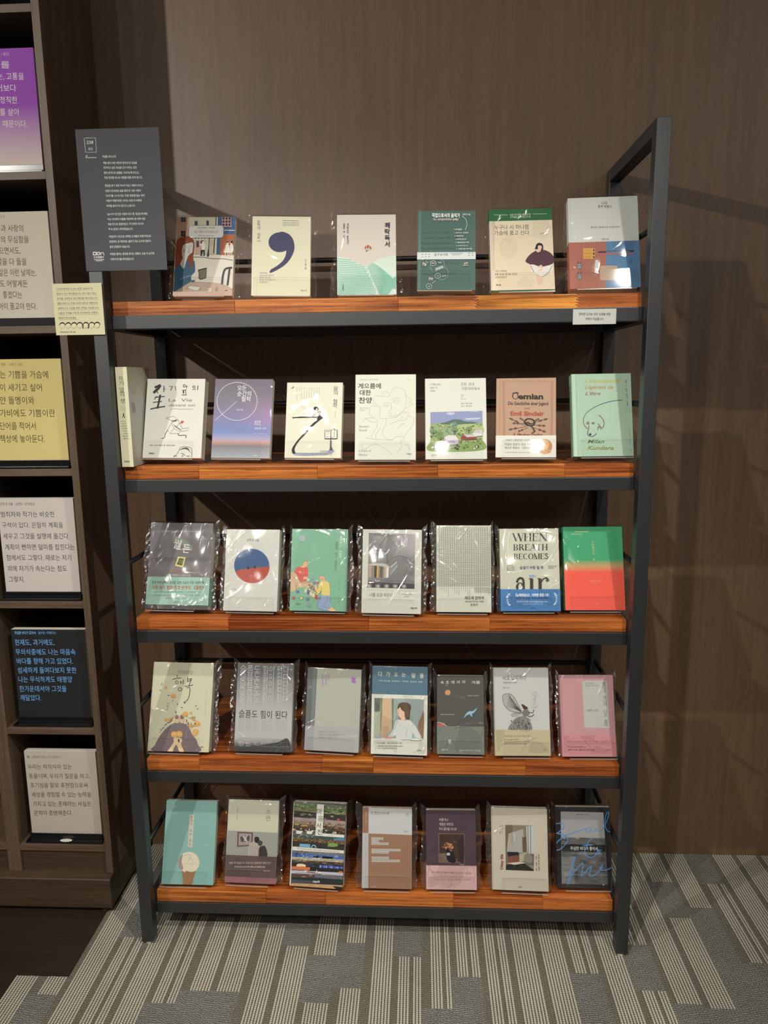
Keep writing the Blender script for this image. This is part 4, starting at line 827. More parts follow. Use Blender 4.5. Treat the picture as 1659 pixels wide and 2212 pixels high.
def art_4a(a):
    a.fr('E1'); a.full('cfcbaa'); a.full('c3c0a6',0,1,.0,.02); k='1c1a2c'; o='d5a04a'
    a.t('기다리는',775,325,1095,78,'4f4c3e',b=-.012)
    for q in ([(770,382),(780,430)],[(672,472),(760,452),(855,435)],[(835,500),(850,560)],[(835,525),(870,515)],[(895,470),(885,560)],[(985,415),(978,510)],[(1065,440),(1045,490),(1005,590)],[(978,512),(1050,470)],[(990,460),(1060,450)],[(925,605),(1010,590),(1090,568)],[(955,638),(1020,625),(1018,740),(985,850),(930,905)]): a.cv(q,13,k,5)
    a.ring(765,525,(36,34),(26,24),k,n=18); a.ring(825,660,(42,38),(30,26),k,n=18); a.many([[(915,895),(915,950)],[(890,920),(942,920)],[(898,902),(934,942)],[(934,902),(898,942)]],6,k)
    a.v('이해인',585,915,1100,48,'6a6654',x1=560); a.v('이해인 수녀가 전하는 마음의 안부',1360,670,1200,17,'7a7662',x1=1318)
    a.blob([(280,1905),(310,1780),(380,1640),(500,1480),(600,1390),(720,1325),(850,1325),(960,1370),(1020,1460),(1060,1560),(1130,1640),(1165,1740),(1175,1905)],'7d6b6e')
    for i in range(6): a.cv([(600+i*70,1400-(i%3)*20),(590+i*75,1500),(570+i*80,1600)],3,'6a5a5e')
    for x in (755,858): a.rr(x-45,1165,x+45,1340,42,'cdb290','5a4a44',4); a.e(x,1215,36,42,'8a6a62',16); a.cv([(x-20,1230),(x,1240),(x+20,1228)],5,'4a3834')
    a.cv([(960,1380),(960,1500),(890,1700),(800,1770)],4,'b8a8a0'); a.cv([(870,1800),(960,1790),(1030,1760)],4,'b8a8a0')
    for x,y,r in ((548,635,28),(692,800,50),(540,1275,32),(628,1268,46),(925,1155,58),(1040,1130,30),(1090,1245,38),(1165,1340,62),(1035,1385,52),(1130,1500,62),(1110,1545,50),(700,1560,66),(800,1550,66)): a.e(x,y,r,r*.96,o,20); a.e(x-r*.1,y-r*.2,r*.5,r*.4,'dcab58',12)
    rnd=random.Random(2)
    for i in range(60):
        if i<26: x=410+i*11; y=1500-i*11+rnd.uniform(-28,28)
        else: x=940+rnd.uniform(0,200); y=1180+rnd.uniform(0,230)
        a.e(x,y,14,5,'4a4a38',7,rot=rnd.uniform(0,180))
    for x,y in ((440,688),(685,890),(468,568),(600,780),(860,1020),(1145,980),(1175,1040),(775,955),(740,1100),(740,1130)): a.e(x,y,20,7,'55553c',8,rot=rnd.uniform(0,180))
    a.blob([(560,1905),(640,1790),(690,1700),(680,1640),(740,1620),(850,1640),(855,1700),(835,1750),(890,1905),(800,1905),(760,1800),(735,1770),(690,1840),(660,1905)],'d8bd8a'); a.blob([(768,1680),(785,1645),(805,1670),(798,1725)],'3f4a3a'); a.t('샘터',1218,1802,1280,26,'5a5648',b=.01)
def art_4b(a):
    a.fr('C9')
    a.grid(lambda u,v:(lambda k:(k,k,k*.97))( .17+.3*max(0,min(1,(v-.1)*2.2)) if v<.86 else max(.06,.47-(v-.86)*5)),6,30)
    for i in range(11):
        y=222+i*72.5; x=1015-i*3.2; c='c9c9c6' if i<5 else 'b9bab8'
        if i==6: a.t('슬픔도 힘이 된다',996,668,1478,74,'302e2c',b=-.004); continue
        if i in(7,8): c='a9aaa8'
        a.t('슬픔도',x,y,x+200,78,c,b=-.014); a.t('힘이',1242-i*4,y-4,1350-i*4,70,c,b=-.014); a.t('된다',1380-i*3,y-6,1498-i*3,70,c,b=-.014)
    a.blob([(1100,1000),(1250,965),(1380,940),(1470,900),(1505,980),(1500,1040),(1100,1035)],'4a4846'); a.cv([(940,985),(1100,975),(1300,990),(1500,985)],8,'6a6866'); rnd=random.Random(4)
    for i in range(70): a.e(rnd.uniform(1330,1500),rnd.uniform(920,1030),4,3,rnd.choice(['2c2a28','8a8886']),5)
    a.t('양귀자 소설집',985,953,1085,18,'d0d0cc')
def art_4c(a):
    a.fr('C10'); a.full('6c736e'); a.full('7d847e',0,1,.1,.16); a.p([(216,208),(662,216),(616,1050),(160,1032)],'b5b7a6')
    a.p([(72,780),(632,790),(620,1050),(60,1020)],'a3a3a6'); a.p([(176,782),(632,790),(620,1050),(160,1032)],'b0b0ae')
    for x,n,y0 in ((268,6,262),(300,5,268),(328,3,262)): a.v('보랏빛구름의'[:n],x,y0,y0+n*21,22,'a87fb4',x1=x-4,b=.006)
    a.blob([(545,300),(570,290),(598,295),(590,315),(600,335),(580,350),(550,335),(560,318)],'b06ac6'); a.l([(590,345),(586,770)],2,'a08ab0')
    a.t('김용택 시인의 부부',215,838,395,20,'8b8b8c'); a.t('아름다운 시절이 펼쳐지는 곳',218,868,465,20,'8b8b8c'); a.t('보랏빛 구름의 시간',218,898,405,20,'8b8b8c')
def art_4d(a):
    a.fr('E2'); a.full('557b8f')
    a.t('다',285,318,375,95,'ded9ae',b=.006); a.t('가',450,320,540,95,'ded9ae',b=.006); a.t('오',620,325,705,85,'ded9ae',b=.006); a.t('는',785,325,872,90,'ded9ae',b=.006); a.t('말',995,340,1080,95,'ded9ae',b=.006); a.t('들',1170,340,1255,95,'ded9ae',b=.006)
    a.t('나와 당신을  연결하는  이해와  공감의  말들',292,458,1230,32,'d4d4c4',y1=475)
def band_4d(a):
    a.fr('E2'); a.full('d2d3c6'); a.p([(195,825),(1262,845),(1245,1705),(170,1700)],'95a5a2')
    a.p([(195,825),(370,830),(320,1700),(170,1700)],'aeb296'); a.p([(200,830),(330,832),(318,1125),(192,1130)],'6f7766'); a.p([(335,830),(375,830),(325,1700),(312,1500)],'7d8168'); a.p([(372,830),(565,835),(570,1490),(400,1700),(320,1700)],'c9ab84'); a.p([(565,835),(612,838),(590,1500),(568,1510)],'6e7a70')
    rnd=random.Random(6)
    for i in range(8): a.cv([(220+i*12,900+i*20),(260+rnd.uniform(-30,30),980),(230+i*10,1090)],4,'4c5448')
    for i in range(7): a.l([(380+i*20,1440),(360+i*16,1690)],5,'a88050')
    for i in range(26): a.cv([(rnd.uniform(640,700),rnd.uniform(860,1200)),(rnd.uniform(600,700),rnd.uniform(900,1250))],8,rnd.choice(['a4b4b0','8a9c9c'])); x=rnd.uniform(960,1230); y=rnd.uniform(870,1350); a.cv([(x,y),(x+rnd.uniform(-60,40),y+90)],7,rnd.choice(['a6b6b0','8ea09e','9cacaa']))
    a.blob([(1260,1120),(1190,1250),(1140,1350),(1130,1500),(1190,1600),(1248,1700)],'8f6c4c'); a.many([[(1190,1260),(1160,1450)],[(1230,1200),(1180,1500)],[(1250,1300),(1220,1600)]],7,'5a4434')
    a.blob([(170,1690),(300,1600),(330,1620),(330,1700)],'9a9ca4')
    a.blob([(720,1290),(640,1330),(590,1500),(500,1640),(440,1690),(560,1700),(640,1640),(690,1720),(980,1725),(1010,1600),(1100,1700),(1200,1690),(1120,1500),(1030,1370),(940,1300),(830,1310)],'c6c9c3'); a.cv([(700,1330),(760,1440),(850,1470),(920,1400)],7,'a2a8a4'); a.cv([(640,1450),(690,1600)],7,'a8aca8'); a.cv([(960,1450),(1000,1560),(1080,1650)],7,'a8aca8'); a.cv([(900,1500),(880,1600),(860,1700)],16,'b0b0aa')
    a.blob([(700,1000),(690,1180),(740,1240),(750,1300),(850,1300),(845,1150),(800,1080),(760,1000)],'dab596'); a.blob([(715,1235),(745,1250),(765,1290),(740,1300)],'a8604a')
    a.blob([(690,1040),(720,950),(800,915),(920,930),(980,1000),(960,1130),(950,1270),(900,1285),(850,1240),(840,1130),(780,1080),(745,1020),(710,1060)],'5c4838'); 
    for i in range(7): a.cv([(760+i*24,930),(830+i*16,1060),(850+i*15,1250)],5,rnd.choice(['8a6a48','3e3028','7a5a40']))
    a.blob([(420,1705),(500,1660),(570,1665),(560,1700)],'cf8f78'); a.cv([(780,1740),(900,1735),(1000,1750)],7,'6a6458'); a.cv([(960,1745),(1100,1755),(1220,1745)],12,'74705f')
    a.t('《쓰기의 말들》 《글쓰기의 최전선》 은유',235,1810,780,30,'5a5c50'); a.t('“삶의 장면 속에서 우리는 연결되고 있다는',250,1878,800,28,'5a5c50'); a.t('은유 작가의 새로운 인터뷰 선집”',250,1925,680,24,'6a6c60'); a.t('어크로스',1118,1972,1205,28,'3a3c34',b=.01)
def art_4e(a):
    a.fr('C11'); a.full('5b5b54')
    a.fr('C10'); a.e(1512,436,27,27,'dc9a5e',20); a.p([(1408,750),(1488,740),(1475,778),(1405,775)],'c9604c'); a.cv([(1398,742),(1440,738),(1512,780)],7,'c8c4ac'); a.t('Elisa Shua Dusapin',1444,655,1580,11,'c8c8bc')
    for i,ch in enumerate('속초에서의'): a.t(ch,1442+i*52,334,1472+i*52,30,'dddbd2')
    a.fr('C11'); a.t('겨울',122,323,200,28,'dddbd2'); a.t('Hiver à Sokcho',90,446,193,10,'c8c8bc'); a.t('프랑스 로베르트 발저상 수상작',14,966,205,14,'c6c6bb')
    a.blob([(52,656),(75,615),(105,592),(135,592),(175,563),(150,605),(128,620),(134,640),(118,638),(108,622),(80,632)],'8fc4dc')
    a.fr('C10'); a.t('북레시피',1448,1013,1520,20,'c8c8bc')
def band_4e(a):
    a.fr('C10'); a.full('757a70'); a.t('책',1512,930,1545,40,'d8d8cc',sh=.2); a.t('북레시피',1448,1013,1515,20,'c8c8bc')
    a.fr('C11'); a.t('엘리자 수아 뒤사팽 지음 · 이상해 옮김',14,966,205,14,'d0d0c4')
def art_4f(a):
    a.fr('C11'); a.full('cacbc5'); a.full('bcbdb6',0,1,.0,.02); k='4c4842'
    a.t('시로 납치하다',418,277,637,42,'54524c',b=-.004); a.t('인생학교에서 시 읽기 1',424,322,560,14,'3a3834',b=.01); a.t('류시화',424,369,482,14,'6a6862')
    a.blob([(420,470),(425,435),(460,422),(510,440),(550,500),(598,595),(560,625),(500,640),(520,600),(470,580),(430,520)],'b3b2ac'); a.cv([(598,600),(550,500),(510,440),(460,423),(422,440),(420,480),(440,540),(500,590),(598,605)],4,k)
    for i in range(16): t=i/15; a.cv([(598,600),(540-20*t,520+40*t),(470+40*t-60*t*t,430+10*t+110*t*t)],1.8,k,4)
    a.cv([(598,605),(540,610),(500,620),(520,640),(560,630),(598,607)],3,k)
    a.blob([(594,522),(640,545),(655,565),(620,575)],'5c3830'); a.blob([(605,590),(640,570),(665,590),(670,620),(640,640),(605,625)],'7d7a74'); a.cv([(660,600),(700,605),(712,575)],7,k); a.cv([(655,640),(690,640),(712,622)],8,k)
    a.blob([(480,775),(500,700),(540,655),(600,635),(650,650),(680,700),(685,775)],'8c8983')
    rnd=random.Random(7)
    for i in range(90): x=rnd.uniform(495,672); y=rnd.uniform(650,770); a.cv([(x,y),(x+rnd.uniform(-14,14),y+rnd.uniform(5,16)),(x+rnd.uniform(-18,18),y+rnd.uniform(10,28))],2.4,rnd.choice(['3c3834','c8c6c0','55514c']),3)
    for i in range(80): x=rnd.gauss(718,18); y=rnd.uniform(405,560); a.e(x,y,1.6,2.2,'6a665e',5)
def band_4f(a):
    a.fr('C11'); a.full('b9ad87'); a.t('시인이 될 수 없다면 시처럼 살라',430,826,680,20,'6b6048')
    for i,(q,x) in enumerate((('삶이 던지는 물음에 시로 답하다.',575),('“지금 알고 있는 걸 그때도 알았더라면”, “사랑하라 한번도',680),('상처받지 않은 것처럼”에 이은 류시화 시 해설집',640))): a.t(q,430,860+i*20,x,12,'3f382a',b=.008)
    a.t('더숲',800,957,830,13,'5a523e')
def art_4g(a):
    a.fr('C11'); a.full('cf979b'); a.full('c48b90',0,1,.0,.04); a.p([(1162,308),(1393,312),(1430,758),(1190,750)],'c1c1b6')
    a.t('시인 나태주의',1190,335,1268,13,'6a6a62'); a.t('당신에게 전하는 안부',1190,356,1312,13,'6a6a62'); a.v('좋다고 하니까 나도 좋다',1365,325,745,34,'5a5a50',x1=1396,b=-.006); a.t('나태주 시집',1203,588,1312,18,'5a5a50')
def band_4g(a):
    a.fr('C11'); a.full('c98388'); a.t('“당신과 함께라면 찬바람 부는 한겨울도 봄날입니다.”',1022,878,1450,20,'7a3c44',y1=888); a.t('우리 시대 가장 따뜻한 시인,',1025,928,1210,16,'3a2428',b=.01,y1=936); a.t('나태주가 건네는 풀꽃 같은 당신의 위로',1025,957,1288,16,'3a2428',b=.01,y1=964); a.t('서울문화사',1395,967,1452,12,'6a3a40')
def art_5a(a):
    a.fr('C12'); a.full('7fb2a9'); a.full('74a69d',0,1,.045,.052)
    a.p([(418,330),(463,335),(438,663),(392,658)],'c3beae'); a.v('우리가 녹는 온도',440,345,645,25,'5c5a52',x1=413)
    a.t('그들은,',252,252,298,14,'c4d8d0'); a.t('우리는',248,272,280,14,'c4d8d0'); a.t('정이현',248,326,290,14,'c4d8d0'); a.t('정이현 산문',558,632,602,12,'c4d8d0')
    a.p([(328,890),(468,885),(425,1032),(348,1030)],'b98655')
    for i in range(8): a.l([(340+i*16,895),(352+i*10,1030)],4,'8c5a34'); a.l([(330,905+i*17),(465-i*4,900+i*17)],4,'8c5a34')
    a.blob([(300,800),(330,735),(400,708),(465,725),(500,780),(500,840),(465,890),(420,905),(380,895),(355,910),(325,880),(302,850)],'d8cfb4'); a.blob([(300,800),(320,750),(345,735),(330,800),(345,870),(325,885),(302,850)],'a08c78'); a.cv([(350,750),(400,735),(420,770),(390,790)],5,'b0a48a'); a.cv([(370,820),(420,830),(470,810)],4,'b8ac92'); a.cv([(400,760),(440,790),(430,850)],4,'c2b69a')
def art_5b(a):
    a.fr('C12'); a.full('cdcbb0')
    a.t('소',1180,290,1220,44,'6b6a5a',b=-.01); a.t('란',1178,362,1222,50,'6b6a5a',b=-.01); a.v('박연준 산문집',897,262,378,15,'6b6a5a',x1=888)
    a.p([(797,493),(1290,505),(1275,750),(770,742)],'9fa096'); a.p([(797,493),(890,496),(885,745),(770,742)],'a4a098'); a.p([(892,505),(1045,508),(1035,640),(885,655)],'6f4c4e'); a.p([(905,518),(1030,520),(1022,630),(898,640)],'a59a94')
    rnd=random.Random(9)
    for i in range(8): x=rnd.uniform(925,1000); a.blob([(x-12,560),(x+rnd.uniform(-5,20),rnd.uniform(535,555)),(x+16,585),(x,rnd.uniform(590,608))],rnd.choice(['3c3436','5a5050','c2bab2']))
    a.blob([(1000,740),(998,660),(1020,610),(1070,598),(1110,620),(1108,745)],'b7aca0'); [a.l([(1015+i*18,640),(1012+i*18,735)],3,'8f857c') for i in range(5)]; a.blob([(1062,600),(1060,560),(1085,547),(1105,565),(1102,600),(1080,612)],'2f2828')
    a.blob([(1095,745),(1105,660),(1130,640),(1168,650),(1180,745)],'3e363a'); a.blob([(1090,605),(1110,585),(1135,595),(1135,625),(1110,640),(1092,625)],'4a4644'); a.cv([(1098,660),(1092,740)],9,'c09078')
    a.full('a4686e',.9,1); a.ring(1000,970,(22,16),(17,12),'8a545c'); a.ring(1050,968,(26,16),(21,12),'8a545c')
def band_5b(a):
    a.fr('C12'); a.full('604c4a'); a.t('“남은 부끄럽습니다, 등을 보고 있을 때가 좋습니다”',802,812,1220,22,'bfb2a4',y1=805); a.t('세 번으로 살아있고 싶은 마음에 선물하는 시인 박연준의 첫 산문!',855,850,1160,15,'cfc4b8',b=.008,y1=846); a.t('북노마드',1145,886,1205,14,'bfb2a4')
def art_5c(a):
    a.fr('D5'); a.full('4a4a44'); rnd=random.Random(12)
    sl=.055
    def strip(y0,y1,base,spots,n=30,big=(20,60)):
        a.p([(100,y0),(1320,y0+60),(1320,y1+60),(60,y1)],base)
        for i in range(n):
            x=rnd.uniform(150,1250); y=rnd.uniform(y0+6,y1-6)+(x-150)*sl; w=rnd.uniform(*big); h=min(rnd.uniform(6,22),(y1-y0)*.45)
            a.e(x,y,w,h,rnd.choice(spots),7)
    strip(140,200,'6b7564',['8a4a34','9aa090','b8b8a8'],10); strip(195,270,'5f7c4c',['3f6a34','87a070','b9c0a4','a06a44'],34,(10,34)); strip(265,350,'7c7e52',['5a6a3c','9a9a68','3c4030'],24)
    strip(345,480,'3a3833',['4c4a40','6a6250','2c2a28','9a8a70'],22); strip(478,545,'a0888a',['9a8280','a89294'],10); strip(540,620,'8d7a5e',['6a5a44','b0a080','4a4034'],40,(8,24)); strip(615,705,'55483a',['b89a3c','6a4a34','a06a48','3a342c'],22); strip(700,770,'3c3430',['c07048','5c8a4c','d0c4a8'],30,(10,40))
    a.e(385,668,80,34,'b8962e',14,0,180,360); a.l([(395,630),(392,700)],6,'4a3a28'); a.e(1120,500,34,24,'c0483c',14)
    strip(765,860,'5e5a56',['5a5654'],4); [a.p([(x,760),(x+130,768),(x+90,835),(x-15,825)],'d4d2cc') for x in (220,440)]
    strip(855,940,'35524e',['2f4a48','3f5c56'],10); a.p([(1010,920),(1250,880),(1250,960),(1000,950)],'3f86b0'); a.many([[(240,900),(350,830)],[(410,850),(470,900)],[(530,900),(610,830)]],7,'d0d0c8')
    strip(900,990,'6a5236',['9a7a48','4a3a28','2c2620','8a6a40'],70,(8,18)); strip(985,1110,'37342f',['3a3833','44403a','2c2a28'],16); a.p([(280,1040),(500,1045),(495,1120),(270,1100)],'6ba4c4'); a.cv([(520,1120),(560,1070),(610,1075),(620,1120)],26,'6ba4c4'); a.blob([(880,1080),(910,1020),(1000,1010),(1090,1030),(1100,1070),(1000,1095)],'6f9a44'); a.l([(965,1080),(965,1160)],10,'2a2a22')
    a.p([(100,1098),(1240,1170),(1235,1250),(95,1180)],'d2d0c4'); a.t('감성과 직관으로 헤아린 마음의 낱말들, 마음의 풍경들이 펼쳐지다',230,1142,1130,34,'6d6c64',y1=1205)
    strip(1180,1250,'6c6c6c',['5c5c5e','7a7a7a'],16); strip(1240,1320,'4064a8',['5c84c4','2c3c60','7f9cd0'],44,(8,30)); a.e(640,1330,70,28,'20222a',12); a.p([(760,1300),(985,1310),(975,1370),(750,1360)],'1c1c20'); strip(1316,1385,'a8a084',['8c8670','c4bca0'],20,(20,60)); strip(1380,1450,'4a3c30',['6a5a44','3a3028','8a7a60'],20); strip(1440,1530,'332c2c',['5c4c40','3c4c7c'],20)
    a.p([(700,1490),(1240,1530),(1235,1600),(690,1560)],'3c56b0'); [a.l([(720+i*42,1500+i*3),(716+i*42,1560+i*3)],12,['dcdce0','2a3a80','8aa0d8'][i%3]) for i in range(12)]; a.blob([(210,1530),(240,1470),(380,1480),(385,1540)],'e0c89a')
    strip(1520,1610,'2c2624',['3a3030'],8); a.p([(105,1520),(500,1545),(480,1610),(100,1590)],'d4683a'); strip(1605,1680,'b4b2c0',['a8a8b8','c8c6cc'],8); a.cv([(420,1640),(560,1660),(780,1720)],20,'6a4a44'); a.many([[(640,1600),(620,1680)],[(700,1640),(660,1690)]],12,'e0dcd8'); a.e(1160,1645,50,22,'d4683a',12); strip(1675,1760,'57433c',['7a4c40','3c3432','a06a58'],14); a.p([(600,1690),(1210,1745),(1205,1810),(590,1760)],'6a6a74')
    strip(1755,1900,'2c3434',['2a3030','3a4040'],8); a.p([(80,1800),(540,1840),(560,1900),(75,1880)],'4c4e5a'); strip(1885,2060,'c49660',['d0a46c','b88850'],12,(40,120)); a.p([(980,1950),(1230,1980),(1230,2060),(1050,2030)],'2a2c2c')
    a.t('마음산책',552,1856,695,44,'e0e0dc',b=.02,y1=1860)
    a.p([(668,178),(818,185),(775,800),(1255,822),(1245,885),(618,855)],'d4d3c8'); k='33312e'
    for ch,y,x in (('마',332,716),('음',480,736),('사',632,700),('전',775,715)): a.t(ch,x-55,y,x+55,112,k,b=-.006)
    a.t('김소연',885,838,995,34,'a8a69c')
    a.p([(155,135),(185,140),(75,1935),(40,1930)],'d6d4cc')
def art_5d(a):
    a.fr('C13'); a.full('a5785a'); a.p([(1022,232),(1510,240),(1505,530),(1018,518)],'cbcdcb'); a.p([(952,513),(1018,515),(1008,1160),(935,1150)],'bfbfc0')
    a.t('다 연인이우티게',1045,293,1243,32,'6a655c'); a.v('흔들리는 마음',995,278,402,15,'d8c8b8',x1=992); a.v('오늘의 나와 내일의 나 사이에서 조용히 쓰는 안부의 기록들',988,555,975,10,'8a8078',x1=982); a.t('황경신',1410,490,1462,18,'7a766c')
    for dx,dy in ((0,-10),(0,10),(-10,0),(10,0)): a.ring(1449+dx,301+dy,(6,6),(3.5,3.5),'7a766c',n=8)
    for x1,y in ((1182,575),(1130,605),(1240,632),(1372,702),(1240,728),(1240,790),(1364,824)): a.p([(1050,y-15),(x1,y-14),(x1,y+14),(1050,y+13)],'c5c0b8'); a.t('우리에게 오늘을 이야기하며 함께 걷는 마음'[:int((x1-1050)/15)],1058,y,x1-8,14,'8c8478')
    a.t('소담출판사',1048,1114,1105,14,'d8c8b8')
def art_5e(a):
    a.fr('C14'); a.full('563f4a')
    a.t('어쨌거나',355,365,455,30,'d0c6c4'); a.t('계절은 바뀌고',355,414,512,32,'d0c6c4'); a.t('다시 돌아올 거니까',355,464,548,32,'d0c6c4',y1=470)
    a.l([(352,518),(634,520),(634,842),(352,840),(352,518)],4,'c08a78'); a.p([(357,523),(630,525),(630,838),(357,836)],'4a342a'); a.p([(357,740),(450,735),(560,838),(357,836)],'7c6650'); a.blob([(560,640),(600,560),(630,560),(630,838),(590,830)],'3a2a24')
    for i in range(6): a.l([(365+i*28,738),(420+i*28,836)],3,'a89478'); a.l([(357,745+i*18),(520,745+i*18)],2.5,'5c4a3c')
    a.blob([(440,690),(500,700),(520,740),(540,836),(470,836),(440,800)],'201c20'); a.rr(440,732,476,762,4,'c8c0b8'); rnd=random.Random(11)
    for i in range(40): x=rnd.gauss(475,28); y=rnd.gauss(655,24); a.blob([(x-12,y),(x,y-9),(x+12,y),(x,y+9)],rnd.choice(['b8764c','c98a5c','8f5436','a86a44']),3)
    a.t('박소현 에세이',582,864,635,13,'c8bcb8',b=.01)
def band_5e(a):
    a.fr('C14'); a.full('cfa3a4'); a.t('어디 우리는 모두 마땅하고 훌륭한 날을 살아가고 있을 거야.',275,950,718,22,'5a3c40',b=.004,y1=964); a.t('다시 몇 번의 계절을 보내고',360,990,632,22,'8a6468',y1=998); a.t('가끔은 새로운 계절을 선택하는 우리에게',295,1032,705,22,'8a6468',y1=1038); a.t('달',484,1090,498,16,'4a3034')
def art_5f(a):
    a.fr('C14'); a.full('cdc3ad'); a.full('c0b6a0',0,1,.0,.025)
    a.p([(1092,424),(1412,432),(1418,942),(1102,926)],'8d8168'); a.p([(1092,424),(1180,426),(1130,720),(1098,730)],'7a684c'); a.p([(1130,520),(1290,470),(1330,740),(1110,735)],'b0aea4'); a.p([(1325,440),(1412,434),(1416,750),(1340,740)],'c6c8c0'); a.many([[(1345,440),(1352,742)],[(1375,438),(1380,745)]],9,'7d8288'); a.p([(1282,560),(1330,555),(1335,730),(1290,730)],'6e5a42')
    a.p([(1100,730),(1260,735),(1418,750),(1418,880),(1105,860)],'6f6a5c'); a.p([(1112,722),(1240,726),(1252,760),(1130,775)],'26242a'); a.p([(1125,778),(1250,765),(1252,838),(1132,852)],'7f4a2e'); [a.l([(1130+i*18,778),(1135+i*18,848)],4,'a8683e') for i in range(7)]
    a.p([(1250,745),(1330,740),(1345,820),(1255,840)],'b7ae94'); a.blob([(1310,760),(1370,745),(1400,790),(1390,850),(1310,830)],'8f8678'); a.p([(1105,868),(1290,840),(1418,930),(1418,942),(1102,926)],'2c2a26'); a.p([(1110,850),(1260,835),(1330,850),(1200,870)],'d2cbb4'); rnd=random.Random(13)
    for i in range(30): a.e(rnd.uniform(1150,1370),rnd.uniform(880,925),6,4,rnd.choice(['4c483c','6a6450','1c1a18']),6)
    a.cv([(1160,530),(1170,580),(1165,640)],14,'b59c6c'); a.cv([(1190,500),(1200,600)],6,'dcdcd4')
    a.t('Okay life',1055,922,1055,30,'9c3a28',y1=748,b=.025); a.v('나형영 쓰고',1062,425,520,13,'4a443a',x1=1060); a.v('오늘의 그림',1038,425,520,13,'4a443a',x1=1036); a.v('오늘 밤은 이불 밖도 안전합니다',1470,750,940,15,'4a443a',x1=1476); a.v('괜찮아 내일은 맑음',1442,770,940,15,'4a443a',x1=1448)
    a.t('북폴리오',1245,1122,1288,12,'4a443a')
def art_5g(a):
    a.fr('C15'); a.full('2d2d30'); a.full('222225',0,1,0,.08)
    q=[a.P(385,408),a.P(1075,415),a.P(1160,1605),a.P(400,1575)]; a.up(); n=16; m=60
    def bl(u,v): return tuple((q[0][i]*(1-u)+q[1][i]*u)*(1-v)+(q[3][i]*(1-u)+q[2][i]*u)*v for i in (0,1))
    def f(u,v):
        if v<.365+.008*noise.noise(Vector((u*9,0,0))): k=.42-.05*v
        else: k=.13+.14*noise.noise(Vector((u*5,v*60,1)))+.05*noise.noise(Vector((u*16,v*120,1))); k=max(.03,k+ (.1 if u<.28 and v>.62 else 0))
        return (k,k*.98,k*.97)
    for i in range(n):
        for j in range(m):
            uv=[((i+x)/n,(j+y)/m) for x,y in ((0,0),(1,0),(1,1),(0,1))]
            a.g.face([a.cl(bl(*z)) for z in uv],a.mi,[f(*z) for z in uv])
    a.t('MIMESIS',635,455,835,16,'6a6a68'); a.p([(405,935),(1110,945),(1115,1062),(408,1048)],'252426')
    a.t('무심한 바다가 좋아서',540,1000,985,58,'d8d8d2',b=.008,y1=1008); a.t('그리고 그 여행의 시간이자 여행의 마음 산문집',545,1085,1050,26,'b8b8b2',y1=1092)
    b='4d9ae0'
    for p,w in (([(275,640),(310,605),(400,598),(445,620),(430,670),(370,725),(340,755),(400,770),(470,800),(500,850),(470,920),(400,1000),(320,1035),(275,1035),(285,960),(350,880),(440,810),(560,760),(700,710),(800,685)],13),([(870,690),(840,665),(800,690),(795,720),(830,740),(865,700),(880,720),(920,725),(960,690),(968,680),(975,715),(1020,715),(1080,660),(1130,560),(1165,450),(1155,410),(1130,430),(1105,520),(1110,640),(1140,710),(1195,735)],12),([(280,665),(290,745),(400,775),(430,830)],16),
        ([(740,955),(830,950),(905,945)],14),([(885,845),(830,900),(790,1000),(770,1080),(810,1130),(870,1150),(930,1130),(980,1080),(975,1040),(1000,1025),(1020,1060),(990,1080),(975,1060),(1010,1035),(1055,1028)],13),
        ([(615,1140),(590,1220),(540,1400),(510,1540),(500,1590)],24),([(500,1580),(560,1440),(640,1340),(720,1250),(745,1250),(740,1330),(715,1440),(725,1460),(790,1380),(870,1300),(880,1310),(860,1390),(850,1440),(890,1460),(960,1420),(1040,1340),(1070,1290),(1055,1280),(1030,1320),(1050,1360),(1120,1360),(1190,1330),(1240,1305)],15)): a.cv(p,w,b,5)
    a.e(965,622,7,9,'3a6aa0',8); a.e(1085,1602,12,10,'d8d0a8',10)
ART = {k[4:]: v for k, v in list(globals().items()) if k.startswith('art_')}
BAND = {k[5:]: v for k, v in list(globals().items()) if k.startswith('band_')}

